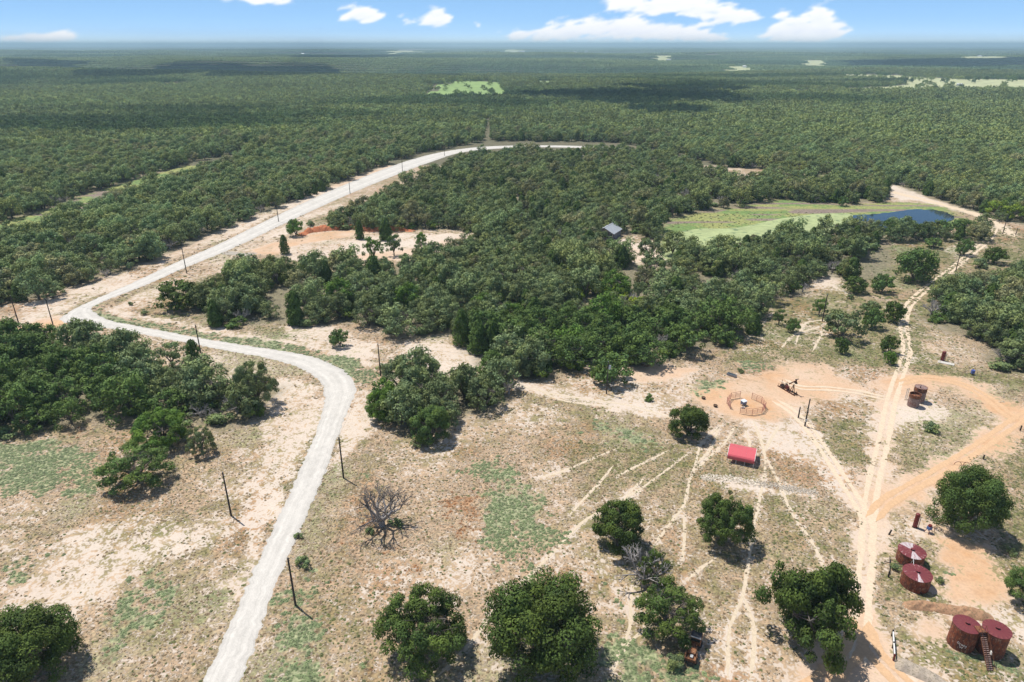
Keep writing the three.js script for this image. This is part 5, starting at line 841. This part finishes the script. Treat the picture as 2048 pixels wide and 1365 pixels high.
{ // derelict truck
  const a = at(1392, 1288), b = at(1379, 1330), t = thing('rusty_truck', 'rusty derelict truck with a dark cab roof under the open oak', 'truck', (a[0] + b[0]) / 2, (a[1] + b[1]) / 2, Math.atan2(b[0] - a[0], b[1] - a[1]));
  const body = metal(rustTex(31, [0.16, 0.07, 0.035], [0.3, 0.12, 0.045], [0.5, 0.36, 0.22], 0.3), 0.8);
  for (const s of [-1, 1]) part(t, 'chassis_rail', new THREE.BoxGeometry(0.12, 0.2, 4.6), DARKIRON, s * 0.4, 0.62, 0);
  part(t, 'cab', new RoundedBoxGeometry(1.45, 1.25, 1.25, 3, 0.12), body, 0, 1.3, -1.55); part(t, 'cab_roof', new RoundedBoxGeometry(1.38, 0.1, 1.2, 2, 0.04), std(0.06, 0.058, 0.065, 0.45), 0, 1.97, -1.55); part(t, 'windscreen', new THREE.BoxGeometry(1.15, 0.45, 0.04), std(0.02, 0.025, 0.02, 0.1), 0, 1.58, -0.915); for (const s of [-1, 1]) part(t, 'side_window', new THREE.BoxGeometry(0.04, 0.4, 0.7), std(0.02, 0.025, 0.02, 0.1), s * 0.725, 1.58, -1.5); part(t, 'roof_edge', new RoundedBoxGeometry(1.4, 0.08, 0.16, 2, 0.03), std(0.7, 0.64, 0.56), 0, 1.99, -0.98);
  part(t, 'engine', new RoundedBoxGeometry(0.7, 0.7, 1.0, 2, 0.1), RUSTY, 0, 0.95, -0.15); part(t, 'bonnet', new RoundedBoxGeometry(1.1, 0.5, 1.25, 3, 0.14), body, -0.03, 1.15, 0.55); part(t, 'bed', new THREE.BoxGeometry(1.35, 0.1, 1.35), body, 0, 0.85, 1.55); for (const s of [-1, 1]) part(t, 'bed_side', new THREE.BoxGeometry(0.06, 0.4, 1.35), body, s * 0.67, 1.1, 1.55); part(t, 'grille', new THREE.BoxGeometry(1.35, 0.45, 0.07), RUSTY, 0, 1.1, 2.25); part(t, 'scrap', new RoundedBoxGeometry(0.4, 0.3, 0.5, 1, 0.05), STEEL, 0.1, 1.05, 1.5);
  for (const [x, z] of [[-0.72, -1.6], [0.72, -1.6], [-0.72, 1.4], [0.72, 1.4]]) { const w = part(t, 'wheel', new THREE.TorusGeometry(0.36, 0.14, 8, 18).rotateY(Math.PI / 2), std(0.02, 0.02, 0.02, 0.9), x, 0.48, z); part(w, 'rim', new THREE.CylinderGeometry(0.24, 0.24, 0.16, 14).rotateZ(Math.PI / 2), RUSTY); }
  for (const s of [-1, 1]) part(t, 'fender', new THREE.TorusGeometry(0.52, 0.1, 6, 12, Math.PI).rotateY(Math.PI / 2), body, s * 0.72, 0.55, 1.4);
}
{ // white pipe rail at the bottom, posts and hoses
  const a = at(1784, 1273), b = at(1787, 1322), L = Math.hypot(b[0] - a[0], b[1] - a[1]), t = thing('pipe_gate', 'white pipe rail on dark posts beside the bottom of the dirt track', 'gate', a[0], a[1], Math.atan2(b[0] - a[0], b[1] - a[1]));
  for (const [z0, z1] of [[0.05, 0.48], [0.52, 0.95]]) part(t, 'rail', new MB().tube([0, 0.95, L * z0], [0, 0.95, L * z1], 0.1, 0.1, 10).build(), WHITEP); for (const k of [0, 0.5, 1]) part(t, 'post', new MB().tube([0, -0.1, L * k], [0, 1.1, L * k], 0.12, 0.12, 8).build(), k === 1 ? REDPAINT : DARKIRON); part(t, 'lower_rail', new MB().tube([0, 0.45, 0.1], [0, 0.45, L - 0.1], 0.05, 0.05, 6).build(), DARKIRON);
  const post = (u, v, h, label, lean = 0) => { const [x, z] = at(u, v), q = thing('wooden_post', label, 'post', x, z); part(q, 'post', new MB().tube([0, -0.2, 0], [lean, h, 0], 0.15, 0.13, 8).build(), POLE); part(q, 'cap', new THREE.CylinderGeometry(0.155, 0.155, 0.05, 8), DARKIRON, lean, h, 0); };
  post(1967, 919, 0.95, 'short dark post at the upper edge of the orange side track'); post(2041, 862, 1.2, 'short dark post beside the orange side track at the right edge'); post(1778, 1070, 0.9, 'leaning dark post between dirt track and squat tanks', 0.25); post(1777, 1155, 1.1, 'dark post by the hoses left of the front squat tank');
  const h0 = at(1768, 1127), h = thing('pipeline', 'thin dark pipe lying from the weeds to the rear squat tank', 'pipe', h0[0], h0[1]), p1 = at(1806, 1134), p2 = at(1779, 1118), p3 = at(1780, 1150); part(h, 'pipe', new MB().tube([0, 0.3, 0], [p1[0] - h0[0], 0.35, p1[1] - h0[1]], 0.07, 0.07, 6).build(), DARKIRON); part(h, 'branch_pipe', new MB().tube([p2[0] - h0[0], 0.5, p2[1] - h0[1]], [p3[0] - h0[0], 0.2, p3[1] - h0[1]], 0.06, 0.06, 6).build(), DARKIRON);
  const w = at(1925, 930), w2 = thing('pipe_rack', 'rusty bent pipe rack half hidden above the bright round oak', 'pipe rack', w[0], w[1]); part(w2, 'hoop', new THREE.TorusGeometry(0.7, 0.05, 6, 18, Math.PI), RUSTY, -0.9, 0, 0); part(w2, 'second_hoop', new THREE.TorusGeometry(0.6, 0.05, 6, 18, Math.PI), RUSTY, 0.7, 0, 0.1); part(w2, 'bar', new MB().tube([-0.9, 0.68, 0], [0.7, 0.6, 0.1], 0.04, 0.04, 6).build(), RUSTY);
}
// ------------------------------------------------------------ earth banks, rubble
function bank(name, label, pts, width, height, mat, seed, rough) {
  const c = new THREE.CatmullRomCurve3(path(pts).map((p) => new THREE.Vector3(p[0], 0, p[1])), false, 'centripetal'), L = c.getLength(), n = Math.round(L / 0.3), b = new MB(), cols = 12;
  for (let k = 0; k <= n; k++) { const p = c.getPointAt(k / n), t = c.getTangentAt(k / n), end = Math.min(1, Math.min(k, n - k) / (n * 0.12)); for (let q = 0; q <= cols; q++) { const e = q / cols * 2 - 1, s = k * L / n, w = width / 2 * (0.75 + 0.5 * vn(s * 0.4, seed)), hh = height * end * Math.max(0, 1 - e * e) * (0.6 + 0.8 * vn(s * 0.7, seed + 9)) + (fbm(s * 1.8, e * 4 + seed, 3) - 0.5) * rough * (1 - e * e) * end - 0.05 * Math.abs(e); b.vert(p.x - t.z * w * e, hh, p.z + t.x * w * e, 0, 1, 0, null, s / 2, q / cols * width / 2); } }
  for (let k = 0; k < n; k++) for (let q = 0; q < cols; q++) { const a = k * (cols + 1) + q; b.i.push(a, a + 1, a + cols + 1, a + 1, a + cols + 2, a + cols + 1); }
  const g = b.build(); g.computeVertexNormals(); return setting(name, g, mat, label);
}
const soil = (r, g, b2, s) => { const t = makeTexture(256, 256, (x, y, o) => { const k = 0.72 + 0.25 * vn(x / 3 + s, y / 3) + 0.35 * vn(x / 41, y / 37 + s), w = ss(0.6, 0.9, vn(x / 19 + s, y / 13)) * 0.6; o[0] = lerp(r * k, 0.12, w); o[1] = lerp(g * k, 0.11, w); o[2] = lerp(b2 * k, 0.06, w); }); return new THREE.MeshStandardMaterial({ map: t, roughness: 1 }); };
bank('earth_bank', 'low brown earth bank between the squat tanks and the tall tanks', [[1806, 1212], [1850, 1213], [1900, 1221], [1948, 1229], [1990, 1240]], 2.0, 0.6, soil(0.33, 0.19, 0.11, 1), 3, 0.9);
bank('earth_bank', 'stony earth bank beyond the white pipe rail at the bottom', [[1790, 1326], [1830, 1342], [1870, 1362], [1900, 1385]], 2.6, 0.8, soil(0.36, 0.3, 0.24, 5), 8, 0.7);
bank('clay_bank', 'eroded red clay bank at the back of the sand pit', [[596, 472], [625, 463], [665, 459], [705, 456], [740, 461], [775, 460], [830, 462]], 4.5, 1.5, soil(0.46, 0.15, 0.065, 9), 14, 1.4);
{ // broken pale rubble
  const r = rngOf(66), g = new THREE.IcosahedronGeometry(0.3, 1), P = g.attributes.position; for (let k = 0; k < P.count; k++) { const f = 0.7 + 0.5 * vn(P.getX(k) * 4 + 3, P.getY(k) * 4 + P.getZ(k) * 3); P.setXYZ(k, P.getX(k) * f, P.getY(k) * f * 0.6, P.getZ(k) * f); } g.computeVertexNormals();
  const line = [[1402, 956], [1450, 958], [1520, 968], [1580, 978], [1636, 986]].map((p) => at(...p)), c = new THREE.CatmullRomCurve3(line.map((p) => new THREE.Vector3(p[0], 0, p[1]))), n = 1500, im = new THREE.InstancedMesh(g, std(0.6, 0.57, 0.52, 0.95), n), q = new THREE.Object3D(), col = new THREE.Color();
  for (let k = 0; k < n; k++) { const t = r(), p = c.getPointAt(t), tan = c.getTangentAt(t), w = (r() + r() - 1) * 1.3; q.position.set(p.x - tan.z * w, 0.03, p.z + tan.x * w); q.rotation.set(r(), r() * 6, r()); q.scale.setScalar(0.2 + 0.6 * r() * r()); q.updateMatrix(); im.setMatrixAt(k, q.matrix); const b = 0.75 + 0.4 * r(), gr = t > 0.5 ? 0.7 : 1; im.setColorAt(k, col.setRGB(b * gr * 1.05, b * gr * 0.97, b * gr * 0.88)); }
  im.name = 'rubble'; scene.add(im); im.castShadow = im.receiveShadow = true; tag(im, 'strip of broken pale rubble below the red shelter', null, null, 'stuff');
}
// ------------------------------------------------------------ utility poles and wires
{
  const ins = new THREE.LatheGeometry([[0, 0], [0.05, 0], [0.09, 0.06], [0.05, 0.1], [0.08, 0.16], [0.03, 0.22], [0, 0.22]].map((p) => new THREE.Vector2(...p)), 10), wood = new MB().tube([0, -0.4, 0], [0, 1, 0], 0.155, 0.11, 9).build(), tops = {};
  const pole = (id, u, v, h, label, extra) => {
    const [x, z] = at(u, v), t = thing('utility_pole', label, 'utility pole', x, z, 0, null); part(t, 'pole', new MB().tube([0, -0.4, 0], [0, h, 0], 0.17, 0.12, 9).build(), POLE); part(t, 'insulator', ins, STEEL, 0, h, 0); part(t, 'bracket', new MB().tube([0, h - 0.5, 0], [0.3, h - 0.35, 0], 0.03, 0.03, 5).build(), DARKIRON);
    if (extra === 'transformer') { const tr = part(t, 'transformer', new THREE.CylinderGeometry(0.27, 0.27, 0.85, 16), std(0.55, 0.57, 0.6, 0.4), 0.4, h - 1.3, 0.1); part(tr, 'lid', new THREE.CylinderGeometry(0.2, 0.28, 0.1, 16), STEEL, 0, 0.47, 0); }
    if (extra === 'meter') part(t, 'meter_box', new RoundedBoxGeometry(0.4, 0.6, 0.25, 2, 0.03), STEEL, 0, 1.5, 0.22);
    tops[id] = new THREE.Vector3(x, h + 0.2, z);
  };
  pole('a', 36, 645, 8.2, 'utility pole at the far left edge by the junction of the white road'); pole('b', 107, 656, 8.8, 'utility pole at the outer corner of the white road bend'); pole('c', 401, 706, 8.0, 'utility pole between the white road and the dark cedar'); pole('d', 761, 752, 8.6, 'utility pole behind the copse at the end of the green verge'); pole('e', 687, 957, 8.9, 'utility pole at the right edge of the road below the curve'); pole('f', 591, 1212, 8.7, 'lowest roadside pole, on the weedy verge at the bottom'); pole('g', 462, 1032, 8.9, 'utility pole on the dry field left of the white road');
  pole('h', 373, 547, 9.2, 'utility pole at the road edge just above the bend'); pole('i', 557, 444, 9.0, 'utility pole by the road above the sand pit driveway'); pole('j', 700, 388, 9.0, 'utility pole by the road where the central wood meets it'); pole('k', 805, 345, 9.0, 'utility pole by the far stretch of road, last but one'); pole('l', 889, 312, 9.0, 'farthest utility pole on the white road');
  pole('m', 1213, 788, 8.2, 'utility pole carrying a grey transformer in front of the round oak', 'transformer'); pole('n', 1222, 782, 4.0, 'short meter pole beside the pole with the transformer', 'meter'); pole('o', 1610, 853, 6.6, 'tilting thin pole right of the round pen', 'meter'); pole('p', 1597, 836, 2.6, 'short stub pole left of the thin pole by the pen'); pole('q', 1645, 643, 8.3, 'utility pole in the middle clearing among small oaks'); pole('r', 1912, 543, 8.6, 'utility pole beside the upper dirt track'); pole('s', 2006, 468, 8.2, 'utility pole near the dam road at the right'); pole('t', 2032, 471, 3.2, 'short pole by the dam road at the right edge');
  const WIRE = std(0.12, 0.12, 0.12, 0.6, { metalness: 0.5 });
  const run = (ids, label) => { const o = thing('power_line', label, 'wire', 0, 0); for (let k = 0; k + 1 < ids.length; k++) { const p = tops[ids[k]], q = tops[ids[k + 1]], L = p.distanceTo(q), pts = []; for (let i = 0; i <= 16; i++) { const t = i / 16, w = p.clone().lerp(q, t); w.y -= 4 * t * (1 - t) * L * 0.018; pts.push(w); } part(o, 'span', new THREE.TubeGeometry(new THREE.CatmullRomCurve3(pts), 24, 0.014, 4), WIRE); } };
  run(['a', 'b', 'c', 'd', 'm', 'q', 'r', 's'], 'wire strung from the road junction over the copse and past the pen to the dam'); run(['b', 'h', 'i', 'j', 'k', 'l'], 'wire strung along the far stretch of the white road'); run(['d', 'e', 'f'], 'wire strung down the right side of the road to the lowest pole');
}
// ------------------------------------------------------------ the house in the trees
{
  const [x, z] = at(1216, 474), t = thing('metal_house', 'pale metal roofed house with a dark porch hidden among the oaks', 'house', x, z, -0.5), w = 8, d = 9.5, h = 2.9, rise = 2.0, PALE = std(0.42, 0.44, 0.47, 0.5, { metalness: 0.2 }), WALL = std(0.14, 0.15, 0.19, 0.7);
  part(t, 'wall', new THREE.BoxGeometry(w, h, d - 2), WALL, 0, h / 2, -1); for (const s of [-1, 1]) { const g = new THREE.ExtrudeGeometry(new THREE.Shape([new THREE.Vector2(-w / 2, 0), new THREE.Vector2(w / 2, 0), new THREE.Vector2(0, rise)]), { depth: 0.1, bevelEnabled: false }); part(t, 'gable', g, std(0.42, 0.4, 0.38), 0, h, s > 0 ? d / 2 - 2.1 : -d / 2); }
  const len = Math.hypot(w / 2 + 0.5, rise + 0.25), an = Math.atan2(rise + 0.25, w / 2 + 0.5);
  for (const s of [-1, 1]) for (let k = 0; k < 8; k++) { const m = part(t, 'roof_sheet', cached('hs', () => new THREE.BoxGeometry(len, 0.06, (d + 0.8) / 8 - 0.03)), PALE, s * (w / 4 + 0.25), h + rise / 2 + 0.02, -(d + 0.8) / 2 + (k + 0.5) * (d + 0.8) / 8); m.rotation.z = -s * an; }
  part(t, 'ridge_cap', new THREE.BoxGeometry(0.4, 0.08, d + 0.9), PALE, 0, h + rise + 0.16, 0); part(t, 'porch_floor', new THREE.BoxGeometry(w, 0.2, 2.2), CONC, 0, 0.1, d / 2 - 0.9); for (const k of [-1, -0.33, 0.33, 1]) part(t, 'porch_post', new THREE.BoxGeometry(0.16, h - 0.2, 0.16), std(0.2, 0.17, 0.15), k * (w / 2 - 0.15), h / 2 + 0.1, d / 2 - 0.1);
  const dr = part(t, 'door', new THREE.BoxGeometry(1, 2.1, 0.08), std(0.3, 0.1, 0.06), 0, 1.15, d / 2 - 1.95); part(dr, 'handle', new THREE.SphereGeometry(0.05, 8, 6), STEEL, 0.4, 0, 0.06); for (const s of [-1, 1]) { const f = part(t, 'window', new THREE.BoxGeometry(1.3, 1.1, 0.08), WHITEP, s * 2.4, 1.6, d / 2 - 1.96); part(f, 'pane', new THREE.BoxGeometry(1.1, 0.9, 0.06), std(0.02, 0.03, 0.04, 0.05), 0, 0, 0.02); }
}
// a few farm buildings on the far plain
{
  const r = rngOf(12), W = std(0.75, 0.75, 0.75, 0.6); let first = null;
  const spots = [[1012, 105, 'white farm building on the pale field above the centre, left one'], [1046, 106, 'white farm building on the pale field above the centre, right one'], [1150, 110, 'white farm building below the big cumulus bank'], [606, 107, 'white farm building on the plain left of the centre'], [1172, 89.9 + 14, 'tiny pale building on the far plain right of the centre'], [1338, 118, 'white building beside the small pale field right of the centre'], [1490, 131, 'pale building by the sandy far clearing'], [1960, 116, 'white building near the narrow field at the far right'], [812, 102, 'white building on the thin pale field left of the centre'], [1920, 171, 'pale barn on the long meadow strip at the right']];
  for (const [u, v, l] of spots) { const [x, z] = at(u, v), k = clamp(Math.abs(z) / 2500, 0.7, 2.2), t = thing('farm_building', l, 'farm building', x, z, r() * 3, null, terrain(x, z)); t.scale.setScalar(k); part(t, 'wall', new THREE.BoxGeometry(14, 5, 9), W, 0, 2.5, 0); for (const s of [-1, 1]) { const m = part(t, 'roof', new THREE.BoxGeometry(15, 0.3, 5.6), STEEL, 0, 6, s * 2.5); m.rotation.x = s * 0.42; } }
}
renderer.render(scene, camera);
